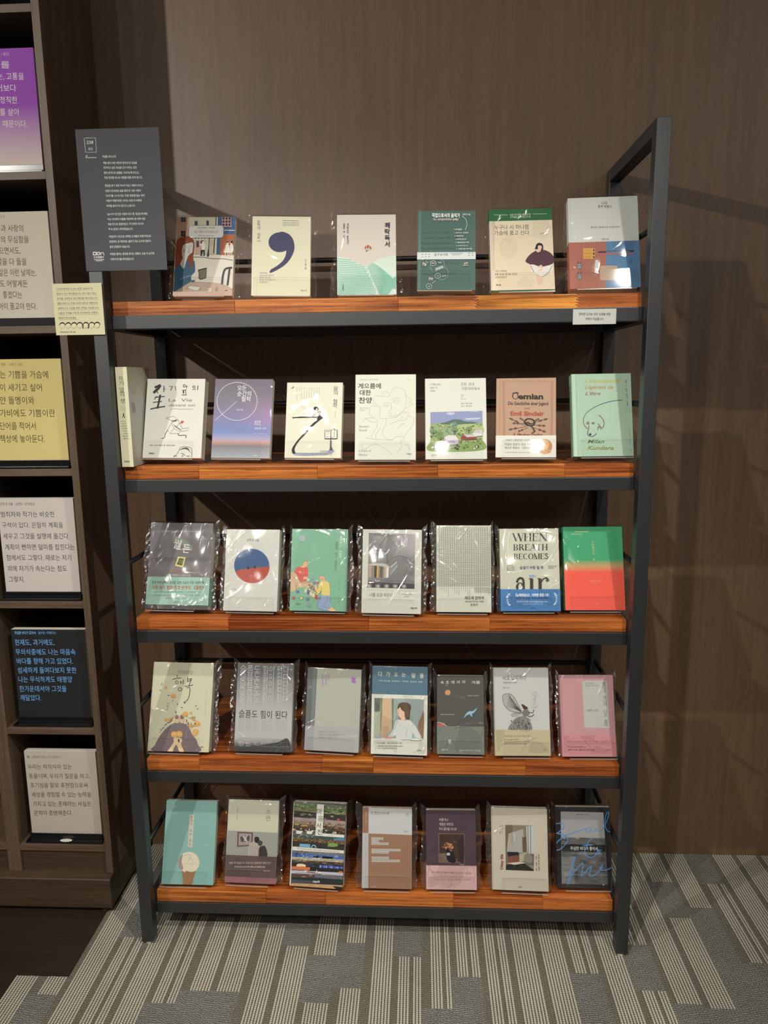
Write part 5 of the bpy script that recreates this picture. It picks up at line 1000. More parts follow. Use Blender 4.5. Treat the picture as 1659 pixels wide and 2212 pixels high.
POSE = {
 '1a': (0.2216,0.0698,1.15,17.61,0.95,0.1321,0.1848, (383.5, 470.0, 508.0, 470.0, 502.7, 640.0, 371.7, 639.0)),
 '1b': (0.3907,0.0956,3.88,15.56,1.04,0.1310,0.1844, (545.0, 467.5, 672.7, 470.0, 669.0, 640.7, 543.0, 639.0)),
 '1c': (0.5835,0.0973,2.92,15.84,0.22,0.1318,0.1858, (728.0, 464.0, 854.8, 464.0, 857.0, 636.0, 728.0, 637.5)),
 '1d': (0.7578,0.0607,0.36,16.08,0.82,0.1260,0.1800, (904.0, 458.6, 1026.0, 457.0, 1028.6, 630.0, 899.0, 628.0)),
 '1e': (0.9284,0.1045,1.18,17.26,-0.42,0.1395,0.1931, (1056.0, 455.7, 1190.5, 451.5, 1199.5, 630.4, 1060.5, 632.7)),
 '1f': (1.1003,0.0763,-2.13,17.03,-0.32,0.1493,0.2087, (1227.0, 431.4, 1376.0, 425.0, 1384.8, 623.0, 1230.0, 626.6)),
 '2a': (0.1262,0.0713,-0.56,18.32,0.72,0.1375,0.1889, (318.0, 822.0, 441.0, 822.7, 433.0, 992.7, 303.5, 992.7)),
 '2b': (0.2866,0.0789,-1.46,17.41,0.95,0.1371,0.1875, (465.8, 820.0, 591.0, 822.0, 582.4, 991.0, 455.0, 990.5)),
 '2c': (0.4559,0.0678,-1.22,17.13,0.67,0.1295,0.1766, (622.0, 828.5, 740.0, 829.0, 738.0, 991.4, 612.4, 990.5)),
 '2d': (0.6229,0.0357,-0.00,15.48,0.29,0.1357,0.1935, (768.7, 809.7, 898.0, 809.3, 898.8, 994.0, 765.6, 994.0)),
 '2e': (0.7804,0.0369,0.48,16.58,-0.00,0.1359,0.1836, (918.0, 819.4, 1049.0, 817.0, 1053.6, 993.0, 918.3, 992.0)),
 '2f': (0.9349,0.0519,-5.32,16.47,-0.12,0.1317,0.1809, (1074.0, 820.0, 1200.0, 817.3, 1202.7, 989.5, 1068.5, 990.0)),
 '2g': (1.1100,0.0683,0.90,15.26,-0.21,0.1331,0.1882, (1233.0, 809.3, 1363.0, 808.0, 1368.7, 985.6, 1239.6, 988.0)),
 '3a': (0.1223,0.0571,-1.91,19.58,0.51,0.1523,0.2066, (329.8, 1134.3, 461.0, 1133.5, 450.0, 1320.9, 311.9, 1317.9)),
 '3b': (0.2985,0.0548,-3.86,17.53,-0.18,0.1302,0.1932, (491.3, 1145.4, 605.3, 1143.8, 597.3, 1321.3, 481.4, 1320.9)),
 '3c': (0.4583,0.0591,-2.98,17.25,0.06,0.1340,0.1935, (633.5, 1143.8, 750.8, 1142.8, 747.3, 1320.5, 623.5, 1319.9)),
 '3d': (0.6317,0.0440,-2.50,15.53,0.25,0.1381,0.1950, (784.7, 1144.0, 912.0, 1144.0, 908.4, 1325.8, 780.0, 1324.4)),
 '3e': (0.8009,0.0562,-0.11,15.24,0.23,0.1272,0.2019, (944.0, 1134.0, 1058.7, 1135.0, 1061.6, 1323.0, 942.6, 1322.0)),
 '3f': (0.9558,0.0610,0.19,16.80,-0.17,0.1370,0.1919, (1079.4, 1143.4, 1204.0, 1143.4, 1213.0, 1322.0, 1081.4, 1320.0)),
 '3g': (1.1061,0.0695,0.33,17.95,-0.11,0.1376,0.1951, (1215.0, 1139.0, 1342.0, 1139.0, 1352.5, 1321.0, 1222.0, 1317.0)),
 '4a': (0.1062,0.0482,0.23,21.07,0.80,0.1522,0.2133, (334.7, 1435.0, 463.8, 1434.7, 450.2, 1626.8, 316.3, 1626.3)),
 '4b': (0.3129,0.0554,-0.50,19.39,0.53,0.1408,0.2119, (516.0, 1435.8, 636.4, 1433.6, 626.6, 1626.3, 504.0, 1625.7)),
 '4c': (0.4809,0.0637,-3.40,17.80,0.82,0.1343,0.1979, (667.0, 1445.0, 782.0, 1446.7, 772.8, 1626.8, 655.6, 1621.5)),
 '4d': (0.6466,0.0535,-1.56,16.33,0.42,0.1354,0.2079, (806.7, 1441.0, 923.2, 1442.0, 922.0, 1632.6, 800.0, 1629.0)),
 '4e': (0.7960,0.0608,-0.42,16.23,0.08,0.1134,0.1866, (945.0, 1456.9, 1043.0, 1460.7, 1045.7, 1630.0, 945.0, 1629.0)),
 '4f': (0.9448,0.0566,0.52,16.87,-0.21,0.1324,0.2067, (1066.7, 1442.8, 1182.0, 1443.5, 1190.4, 1634.0, 1069.7, 1631.8)),
 '4g': (1.1026,0.0549,-0.12,18.32,-0.55,0.1277,0.1899, (1208.3, 1459.0, 1321.4, 1460.7, 1333.6, 1637.0, 1215.6, 1633.6)),
 '5a': (0.1081,0.0450,1.37,20.63,1.01,0.1318,0.2015, (361.2, 1732.0, 472.0, 1730.6, 457.2, 1913.0, 348.2, 1913.0)),
 '5b': (0.2663,0.0561,-0.31,19.28,1.01,0.1312,0.2010, (496.2, 1729.0, 604.7, 1730.0, 593.4, 1911.0, 484.3, 1908.0)),
 '5c': (0.4364,0.0479,-2.52,18.35,1.06,0.1342,0.2020, (637.6, 1734.7, 748.5, 1736.7, 739.3, 1921.8, 625.0, 1913.0)),
 '5d': (0.6135,0.0498,0.13,16.50,0.36,0.1254,0.1941, (784.6, 1745.3, 889.7, 1745.3, 889.0, 1921.5, 781.0, 1918.0)),
 '5e': (0.7752,0.0521,0.38,16.12,-0.14,0.1252,0.1907, (920.5, 1749.8, 1026.2, 1749.8, 1030.0, 1922.8, 921.0, 1920.0)),
 '5f': (0.9456,0.0522,-2.79,15.62,-0.89,0.1384,0.1973, (1060.4, 1745.3, 1180.0, 1748.8, 1186.7, 1927.6, 1063.3, 1920.9)),
 '5g': (1.1065,0.0660,0.16,15.51,-0.25,0.1347,0.1957, (1199.8, 1744.0, 1316.0, 1743.8, 1322.4, 1920.8, 1203.8, 1917.5)),
}

# ------------------------------------------------------------------ books, bags and stands
def local_matrix(x, y, z, yaw, tilt, roll):
    yaw, tilt, roll = (math.radians(v) for v in (yaw, tilt, roll))
    return Matrix.Translation((x, y, z)) @ Matrix.Rotation(yaw, 4, 'Z') @ Matrix.Rotation(-tilt, 4, 'X') @ Matrix.Rotation(roll, 4, 'Y')
def film(root, w, h, th, lev, seed, fl=.013, fr=.013, back=.0018, ks=1.0, m=None):
    rnd = np.random.RandomState(seed); dx = .0022 if lev < .3 else .0014
    nf = int(w/dx); nz = int(h/dx)+5; ne = 7
    creases = []
    for k in range(int(6+30*lev)):
        edge = rnd.randint(0, 5); u, v = rnd.rand(), rnd.rand()
        ox, oz = [(-w/2, h*v), (w/2, h*v), (w*(u-.5), h), (w*(u-.5), 0), (w*(u-.5), h*v)][edge]
        ang = math.radians(rnd.choice([62, 70, 55, 78, 118, 20, 165])+rnd.randn()*9)
        creases.append((ox, oz, math.cos(ang), math.sin(ang), rnd.uniform(.012, .06), rnd.uniform(.0016, .0042), rnd.uniform(.12, .30+.50*lev), rnd.uniform(-9, 9)))
    ph = rnd.rand(8)*6.28
    def relief(x, z):
        d = ks*(.00008+.0005*lev)*(np.sin(x*70+ph[0]+z*25)+np.sin(z*55+ph[1]-x*33)+1.2)
        for ox, oz, cx, cz, ln, sg, am, cu in creases:
            t = (x-ox)*cx+(z-oz)*cz; n = -(x-ox)*cz+(z-oz)*cx; n = n-cu*t*t
            d = d+am*sg*np.maximum(0, 1-np.abs(n)/sg)**1.3*np.exp(-(t/ln)**2)
        return np.clip(d, 0, .0042)
    def crumple(x, z, s):
        f = 0
        for k in range(6):
            a, b, p = rs[s][k]; f = f+np.abs(np.sin(a*x+b*z+p))/(1+.35*k)
        return f/3-.5
    rs = [[(rnd.uniform(120, 520)*rnd.choice([-1, 1]), rnd.uniform(30, 260), rnd.uniform(0, 6.28)) for _ in range(6)] for _ in range(4)]
    g = Mesh()
    def sheet(X, Y, Z):
        n0, n1 = X.shape; b = len(g.v); g.v += list(map(tuple, np.stack([X, Y, Z], -1).reshape(-1, 3)))
        for i in range(n0-1):
            for j in range(n1-1):
                a = b+i*n1+j; g.f.append((a, a+1, a+n1+1, a+n1)); g.m.append(0); g.c.append([None])
    # front panel with its folded-over top
    x = np.linspace(-w/2-.0008, w/2+.0008, nf); z = np.linspace(-.001, h+.001, nz); X, Z = np.meshgrid(x, z, indexing='ij')
    Y = -.0009*ks-ks*relief(X, Z)*np.clip((w/2-np.abs(X))/.006, 0.15, 1)*np.clip(Z/.012, .1, 1)
    Xt, Zt, Yt = X[:, -1:], Z[:, -1:], Y[:, -1:]; tops = []
    for k in range(1, 7):
        f = k/6; tops.append((Xt, Yt*(1-f)+(th*f), Zt+.0015+.002*math.sin(f*3.1)+.0016*crumple(Xt, Zt+f*.02, 3)))
    X = np.hstack([X]+[t[0] for t in tops]); Y = np.hstack([Y]+[t[1] for t in tops]); Z = np.hstack([Z]+[t[2] for t in tops])
    sheet(X, Y, Z)
    amp = .0032+.0040*lev
    for side, fw in ((-1, fl), (1, fr)):
        for layer in ((0, 1, 2, 3) if lev > .5 else (0, 1)):
            u = np.linspace(0, 1, ne); zz = np.linspace(-.0005, h+.004, nz); U, Zz = np.meshgrid(u, zz, indexing='ij')
            edge = 1+.22*np.sin(Zz*40+ph[2+side])+.12*np.sin(Zz*120+ph[4])
            Xf = side*(w/2+.0009+U*fw*edge)
            Yf = (0, th*.85, th*.3, th*.6)[layer]*(1-U)+th*.45*U-.0012*(layer == 0)+amp*U*crumple(Xf, Zz, layer)*1.3
            Zf = Zz+U*(.011*np.exp(-((h-Zz)/.014)**2))+.0015*U*crumple(Xf, Zz, 2)*(Zz > .006)
            sheet(Xf, np.clip(Yf, -.0052*ks, th+back), np.maximum(Zf, -.001))
    return g.build('plastic_bag', m or (M_BAG if lev > .5 else M_TAUT), root, smooth=True, normals=False)
def acrylic_stand(M, th, lw, off, lh, label):
    g = Mesh(); t = .002; yl = -.0062
    def plate(prof, y0, y1):      # flat sheet standing in the x-z plane, polished edges on material slot 1
        n = len(prof); b = len(g.v); g.v += [(x, y0, z) for x, z in prof]+[(x, y1, z) for x, z in prof]
        for f in (tuple(range(n)), tuple(range(2*n-1, n-1, -1))): g.f.append(tuple(i+b for i in f)); g.m.append(0); g.c.append([None])
        for i in range(n): j = (i+1) % n; g.f.append((b+i, b+n+i, b+n+j, b+j)); g.m.append(1); g.c.append([None])
    def rounded(x0, x1, z0, z1, r):
        p = [(x0, z0), (x1, z0)]
        for cx, a in ((x1-r, 0), (x0+r, 90)):
            for q in (0, 22, 45, 67, 90): p.append((cx+r*math.cos(math.radians(a+q)), z1-r+r*math.sin(math.radians(a+q))))
        return p
    x0, x1 = off-lw/2, off+lw/2
    plate(rounded(x0, x1, -.0035, lh, .006), yl-t, yl)
    plate(rounded(x0, x1, -.0035, .115, .008), th+.0022, th+.0022+t)
    g.box(x0, x1, yl-t, th+.0022+t, -.0055, -.0035, 0)
    g.face([(x0, yl-t-.00005, -.0055), (x1, yl-t-.00005, -.0055), (x1, yl-t-.00005, -.0035), (x0, yl-t-.00005, -.0035)], 1)
    return g
def prop(g, x0, x1, y0, z0, y1, z1, t=.002):
    dy, dz = y1-y0, z1-z0; d = math.hypot(dy, dz); ny, nz = -dz/d*t, dy/d*t
    b = len(g.v); g.v += [(x, y, z) for x in (x0, x1) for y, z in ((y0, z0), (y0+ny, z0+nz), (y1+ny, z1+nz), (y1, z1))]
    for f, m in (((0, 4, 7, 3), 0), ((1, 2, 6, 5), 0), ((0, 3, 2, 1), 1), ((4, 5, 6, 7), 1), ((0, 1, 5, 4), 1), ((2, 3, 7, 6), 1)):
        g.f.append(tuple(i+b for i in f)); g.m.append(m); g.c.append([None])
BV = {'1d': (.528, .618), '1e': (.147, .985), '1f': (.495, 1), '2f': (.728, 1), '3a': (.632, .952), '3f': (.737, 1), '4d': (.318, 1), '4e': (.648, 1), '4f': (.708, 1), '4g': (.745, 1), '5b': (.673, .925), '5e': (.70, 1)}
BAND_INK = {'1d': 'c9d2cf', '1e': 'e6d9bf', '1f': 'ac6450', '2f': 'd4d2c8', '3a': '8db4a1', '3f': '3a78b4', '4d': 'd2d3c6', '4e': '757a70', '4f': 'b9ad87', '4g': 'c98388', '5b': '604c4a', '5e': 'cfa3a4'}
# key: thickness, hard cover?, spine colour, bag crumple (None = no bag), stand lip width, lip offset, what it looks like
BOOK = {
 '1a': (.016, 0, 'cf9f80', .35, .112, -.006, 'book with a drawn red-haired woman at a street cafe'),
 '1b': (.018, 0, 'dfdab9', .35, .125, .002, 'cream book with one huge purple comma'),
 '1c': (.018, 0, 'd8cec0', .35, .122, -.001, 'pale pink book with green striped hills and tiny parachute'),
 '1d': (.024, 0, '47665c', None, .118, -.004, 'dark green book with chalk-like scribbles and white paper strip'),
 '1e': (.022, 0, '1f6a3c', .35, .122, .008, 'cream and green book with crouching woman in purple jumper'),
 '1f': (.024, 1, 'd3d5cb', .45, .125, .002, 'tall white book with brick red and blue lower jacket'),
 '2a': (.026, 0, 'd0cec2', .15, .118, -.008, 'white book with brush lettering and striding box-headed figure'),
 '2b': (.020, 0, '3c3a46', .35, .115, -.008, 'violet dusk-sky book with thin white circle'),
 '2c': (.022, 0, 'd5d3bc', .35, .112, -.006, 'ivory book with big black sweeping stroke and seated figure'),
 '2d': (.020, 0, 'd2d3c2', .25, .115, -.002, 'pale book with fine grey line portrait and brush title'),
 '2e': (.020, 0, 'd0d1c3', .15, .116, .001, 'pale book with square painting of a green farm'),
 '2f': (.024, 1, 'a8836a', .15, .118, .006, 'tan book with blackletter title and white medal band'),
 '2g': (.024, 1, '8db095', .25, .116, .006, 'mint green book with one-line drawing of a dog'),
 '3a': (.026, 0, '6a6462', 1.0, .118, -.014, 'large brown-grey book with leaf emblem and green band'),
 '3b': (.020, 0, 'cbcac0', .85, .115, .002, 'white book with blue and red circle'),
 '3c': (.018, 0, '79b292', .8, .12, .006, 'green book with two drawn people playing with blocks'),
 '3d': (.018, 0, 'cdccbe', .85, .12, -.006, 'pale book with photo of a steaming kettle'),
 '3e': (.018, 0, 'cfd0be', .7, .115, -.004, 'ivory book covered with a fine black grid'),
 '3f': (.022, 1, 'bdbda6', .6, .118, -.006, 'cream book with tall serif capitals and blue band'),
 '3g': (.020, 1, '46a070', .3, .116, -.002, 'green book fading to coral red'),
 '4a': (.022, 0, 'cfcbaa', .8, .125, -.008, 'cream book with tangerines in hands on a purple lap'),
 '4b': (.020, 0, '7e7e7c', .8, .115, -.006, 'grey book with white line repeated down the cover'),
 '4c': (.018, 0, '6c736e', .7, .118, -.003, 'grey-green book with small violet marks and vellum band'),
 '4d': (.020, 0, '557b8f', .8, .12, -.001, 'blue book with painting of a girl in white'),
 '4e': (.018, 0, '5b5b54', .7, .105, .0, 'small dark grey book with blue gull and orange dot'),
 '4f': (.018, 0, 'cacbc5', .6, .112, .008, 'light grey book with engraved winged figure and tan band'),
 '4g': (.018, 0, 'cf979b', .7, .112, .008, 'pink book with pale grey panel'),
 '5a': (.018, 0, '7fb2a9', .15, .118, -.008, 'mint book with an ice cream cone'),
 '5b': (.018, 0, 'cdcbb0', .55, .11, -.006, 'cream book with couple seen from behind and brown band'),
 '5c': (.020, 0, 'd6d4cc', .5, .112, .0, 'book of torn colour photo strips with white title bar'),
 '5d': (.016, 0, 'a5785a', .6, .115, .0, 'white and brown kraft book with pale text bars'),
 '5e': (.018, 0, '563f4a', 1.0, .112, .002, 'dark plum book with flower photo and pink band'),
 '5f': (.018, 0, 'cdc3ad', .9, .112, .01, 'beige book with photo of a sunny room corner'),
 '5g': (.022, 0, '2d2d30', .7, .112, .008, 'black book with sea photo and blue handwriting'),
}
ROWN = ['top', 'second', 'third', 'fourth', 'bottom']
def cover_mesh(w, h, th, hard, spine):
    g = Mesh(); ct = .0022 if hard else .0005; c = lin(spine, 1.1)
    g.box(-w/2, w/2, 0, ct, 0, h, 0, c); g.box(-w/2, w/2, th-ct, th, 0, h, 0, c); g.box(-w/2, -w/2+ct, ct, th-ct, 0, h, 0, c)
    return g, ct
def make_book(key):
    x, y, yaw, tilt, roll, w, h, quad = POSE[key]; x += .0028*(key == '2a'); th, hard, spine, lev, lw, off, look = BOOK[key]; row = int(key[0])-1
    zs = SHELF[row]; s, c = math.sin(math.radians(tilt)), math.cos(math.radians(tilt))
    rl = math.sin(abs(math.radians(roll)))*(lw/2+abs(off)); z = zs+(th+.0042)*s+.0056*c+rl+.0003
    M = local_matrix(x, y, z, yaw, tilt, roll); P = empty('book'); P.matrix_world = M
    tag(P, '%s on the %s shelf' % (look, ROWN[row]), 'book', 'books displayed on the rack')
    g, ct = cover_mesh(w, h, th, hard, spine); a = Art(g, quad, w, h, 'N'); ART[key](a); g.build('cover', M_INK, P, normals=False)
    ins = .0032 if hard else .0006; g = Mesh(); g.box(-w/2+ct+.0001, w/2-ins, ct+.0001, th-ct-.0001, ins, h-ins); g.build('page_block', M_PAGE, P)
    if key in BV:
        v0, v1 = BV[key]; g = Mesh(); e = .0004; y0 = -.0014; c3 = lin(BAND_INK[key], 1.1); za, zb = h*(1-v1), h*(1-v0)
        if v1 == 1: za = -.0002
        g.box(-w/2-e, w/2+e, y0, y0+.0003, za, zb, 0, c3); g.box(-w/2-e, w/2+e, th+.0002, th+e, za, zb, 0, c3)
        g.box(-w/2-e, -w/2-.0001, y0, th+e, za, zb, 0, c3); g.box(w/2+.0001, w/2+e, y0, th+e, za, zb, 0, c3)
        a = Art(g, quad, w, h, 'N', y=y0-.00004); a.cl = lambda p: (min(max(p[0], -w/2-e), w/2+e), a.y, min(max(p[1], za), zb))
        BAND[key](a); o = g.build('belly_band', M_INK, P, normals=False)
    if lev is not None:
        fw = .011+.004*lev; lim = [fw, fw]
        for k2, q in POSE.items():       # flaps stop short of the neighbours' films and of the side braces
            if k2[0] == key[0] and k2 != key and BOOK[k2][3] is not None:
                i = 1 if q[0] > x else 0; lim[i] = min(lim[i], max(.0012, (abs(q[0]-x)-(w+q[5])/2)/2/1.42-.0012))
        lim[1] = max(.0008, min(lim[1], (1.1768-x-w/2)/1.34-.0009)); lim[0] = max(.0008, min(lim[0], (x-w/2-(.0585 if key[0] == '2' else .0235))/1.34-.0009))
        film(P, w, h, th, lev, int(key[0])*17+ord(key[1]), *lim, m=M_WRAP if key[0] == '2' else None)
    # clear acrylic stand with front lip, back plate and rear prop
    lh = .040 if row < 2 else .034
    g = acrylic_stand(M, th, lw, off, lh, key)
    ya, za = th+.0044, .104; yb = ya+.05; A = M @ Vector((0, ya, za))
    # find where the prop meets the shelf
    for i in range(400):
        q = M @ Vector((0, ya+.045*c, za-.001*i*1.0))
        if q.z <= zs+.0024+rl: break
    zl = za-.001*i
    prop(g, off-lw/2+.01, off+lw/2-.01, ya, za, ya+.045*c, zl)
    o = g.build('book_stand', [M_ACRYL, M_EDGE], None, normals=False); o.matrix_world = M
    tag(o, 'clear acrylic stand holding the %s' % look, 'book stand', 'acrylic stands on the rack')
for key in POSE: make_book(key)

def spine_book():
    w, h, th = .132, .2205, .026; P = empty('book'); P.matrix_world = local_matrix(.0573, .0245+w/2, SHELF[1]+.0015, 90, 0, 0)
    tag(P, 'cream book standing upright with its spine out beside the left post, second shelf', 'book', 'books displayed on the rack')
    g, ct = cover_mesh(w, h, th, 0, 'd2cda6')
    a = Art(g, (0,0,100,0,100,167,0,167), w, h, 'N'); a.full('b3ae94'); a.blob([(0,40),(25,48),(45,36),(60,42),(75,80),(72,120),(60,167),(30,167),(8,120),(0,90)], 'b9b8ac'); a.blob([(78,55),(90,70),(92,95),(84,110),(78,90)], 'a8683c'); a.blob([(10,58),(24,62),(26,75),(12,76)],'98978e'); a.t('책 모모',62,112,84,10,'6f6a5c')
    a = Art(g, (245,794,271.5,795.6,284,1009.6,262,1009.6), th, h, 'D3'); a.cl = lambda p: (-w/2-.0001+(a.y+.00004), th/2-min(max(p[0], -th/2), th/2), min(max(p[1], 0), h))
    a.full('d2cda6')
    for ch, x, y in (('자',140,325),('기',148,410),('앞',155,525),('의',160,605),('생',172,720)): a.t(ch,x-38,y,x+38,82,'4a483c',b=-.006)
    for i, (q, y) in enumerate((('La Vie',800),('devant soi',825),('소설',850),('에밀',875))): a.t(q,135+i*4,y,215+i*4,16,'a8a488')
    a.blob([(178,925),(192,930),(196,970),(206,1000),(196,1000),(184,975),(170,1004),(166,996),(178,965)], '2c2a26')
    for i, q in enumerate(('로맹가리','에밀 아자르','장편소설','마누엘레','피오르','그림','용경식','옮김')): a.t(q,148+i*5,1055+i*38,225+i*5,20,'77745e')
    a.t('문학동네',192,1658,270,26,'33312a',b=.01); g.build('cover', M_INK, P, normals=False)
    g = Mesh(); g.box(-w/2+ct+.0001, w/2-.0006, ct+.0001, th-ct-.0001, .0006, h-.0006); g.build('page_block', M_PAGE, P)
    film(P, w, h, th, .25, 77, .001, .006, .0004, .35, M_WRAP)
spine_book()

# ------------------------------------------------------------------ quotation boards in the bookcase
QUADS = {
 0: (0.2587, (-110.2, 108.8, 71.1, 102.4, 93.7, 370.4, -83.0, 375.1)),
 1: (0.2515, (-72.7, 459.8, 102.3, 455.6, 122.8, 698.5, -48.1, 701.3)),
 2: (0.2539, (-38.8, 776.7, 130.4, 774.4, 149.8, 1003.8, -15.6, 1004.9)),
 3: (0.2490, (-6.8, 1076.8, 157.1, 1076.1, 174.8, 1287.1, 14.6, 1286.7)),
 4: (0.2480, (23.5, 1359.4, 182.2, 1360.2, 198.7, 1557.5, 43.4, 1555.8)),
 5: (0.2450, (51.5, 1622.3, 205.5, 1624.3, 220.9, 1807.8, 70.1, 1805.0)),
}
def quote_board(i, zs, label, face, fr, head, hink, rows, ink, edge='c9c3b4'):
    w, th = .192, .017; h, quad = QUADS[i]; z = zs+.007; P = empty('quotation_board'); P.matrix_world = local_matrix(-.2505, .1555, z, 0, .5, 0)
    tag(P, label, 'sign', 'quotation boards in the bookcase')
    g = Mesh(); g.box(-w/2, w/2, 0, th, 0, h, 0, lin(edge)); g.build('board', M_CARD, P)
    g = Mesh(); a = Art(g, quad, w, h, 'N', k=1.0); face(a); a.fr(fr)
    for q in head: a.t(q[0], q[1], q[2], q[3], q[4], hink, b=q[5] if len(q) > 5 else 0)
    for txt, x0, y0, x1, hh in rows: a.t(txt, x0, y0, x1, hh, ink, b=-.006)
    g.build('printed_face', M_CARD, P, normals=False)
    x0, x1 = -.353, -.146
    g = Mesh(); g.box(x0, x1, .133, .188, zs+.0002, zs+.0055); g.box(x0+.007, x1-.003, .1465, .1500, zs+.0055, zs+.020); g.box(x0+.06, x1-.06, .178, .182, zs+.0055, zs+.12)
    g.box(x0+.007, x1-.003, .1535, .178, zs+.0055, zs+.0068)
    o = g.build('display_stand', M_BLACK, None, bevel=.0008); tag(o, 'black tray stand under the ' + label, 'display stand', 'stands of the quotation boards')
def plain(c): return lambda a: a.full(c)
def purple(a):
    p, w = lin('9650b0'), lin('d8c8bc')
    a.grid(lambda u, v: tuple(p[i]*(1-t)+w[i]*t for i in range(3)) if (t := max(0, min(1, (v-.45)/.5))) or True else p, 2, 24)
quote_board(0, 1.857, 'purple and white quotation board in the topmost cubby shown', purple, 'Q1', [('지음 / 북닥',-40,370,62,26)], 'c9a8cc',
 [('기를',-60,442,65,46), ('는, 고통을',-20,520,162,46), ('어보다',-22,600,110,46), ('정직한',0,682,118,46), ('를 살아',0,764,132,46), ('때문이다.',20,844,186,46)], 'e4dccf', 'b8a2bd')
quote_board(1, 1.521, 'ivory quotation board in the second cubby from the top', plain('cdc3ac'), 'Q1', [('지음 / 문학동네',-80,1478,32,24)], 'a49c8a',
 [('는과 사랑의',-30,1558,158,46), ('말의 무심함을',-30,1634,196,46), ('같으면서도,',-40,1710,140,46), ('말을 다 들을',-20,1786,182,46), ('같은 이런 날에는,',-8,1860,248,46), ('도 어떻게든',0,1936,188,46), ('좋겠다는',20,2012,150,46), ('어이 품고야 만다.',-8,2090,252,46)], '4b463c')
quote_board(2, 1.186, 'yellow quotation board in the third cubby from the top', plain('cfbb69'), 'Q2', [('기다리는 행복',-60,434,38,22,.01), ('이해인 / 샘터',58,434,154,22)], '8a7a40',
 [('는 기쁨을 가슴에',0,502,328,50), ('이 새기고 싶어',0,590,285,50), ('얀 돌멩이와',0,678,234,50), ('가비에도 기쁨이란',0,765,376,50), ('단어를 적어서',0,853,244,50), ('책상에 놓아둔다.',0,940,306,50)], '423a20')
quote_board(3, .854, 'pale grey quotation board with seven lines in the fourth cubby', plain('c3b9b0'), 'Q2', [('오직 두 사람',0,1386,88,20,.012), ('김영하 / 문학동네',105,1386,235,20)], '6d655e',
 [('범죄자와 작가는 비슷한',6,1456,372,38), ('구석이 있다. 은밀히 계획을',14,1530,430,38), ('세우고 그것을 실행에 옮긴다.',22,1605,474,38), ('계획이 뻔하면 덜미를 잡힌다는',34,1680,510,38), ('점에서도 그렇다. 때로는 자기',44,1752,486,38), ('꾀에 자기가 속는다는 점도',52,1826,456,38), ('그렇지.',60,1900,168,38)], '332f2b')
quote_board(4, .516, 'black quotation board with blue lettering in the fifth cubby', plain('232426'), 'Q3', [('무심한 바다가 좋아서',76,162,187,15,.02), ('임수민 / 미메시스',200,162,294,15)], '5fa0dc',
 [('현재도, 과거에도,',78,212,285,30), ('무의식중에도 나는 마음속',82,262,395,30), ('바다를 향해 가고 있었다.',88,310,382,30), ('섬세하게 들여다보지 못한',93,358,400,30), ('나는 무식하게도 태평양',97,406,378,30), ('한가운데서야 그것을',102,455,348,30), ('깨달았다.',107,502,216,30)], '62a8ea')
quote_board(5, .183, 'warm white quotation board with six lines in the lowest cubby', plain('bdb2a4'), 'Q6', [('왜?',305,500,338,24,.03), ('알베르토 망겔 / 위즈덤하우스',366,502,690,26)], '6a5f52',
 [('우리는 자의식이 있는',315,612,816,54), ('동물이며, 우리가 질문을 하고,',330,718,1020,54), ('호기심을 말로 표현함으로써',345,822,996,54), ('세상을 경험할 수 있는 능력을',360,928,1036,54), ('가지고 있는 존재라는 사실은',374,1034,1036,54), ('문학이 증명해준다.',388,1138,822,54)], '3b2f22')
g = Mesh(); g.tube((0, 0, 0), (0, 0, .0004), .013, 24); o = g.build('sticker', M_GLIDE); o.location = (-.246, .1398, .1886); o.scale = (1.25, .5, 1)
tag(o, 'oval white sticker on the front of the lowest black tray stand', 'sticker')

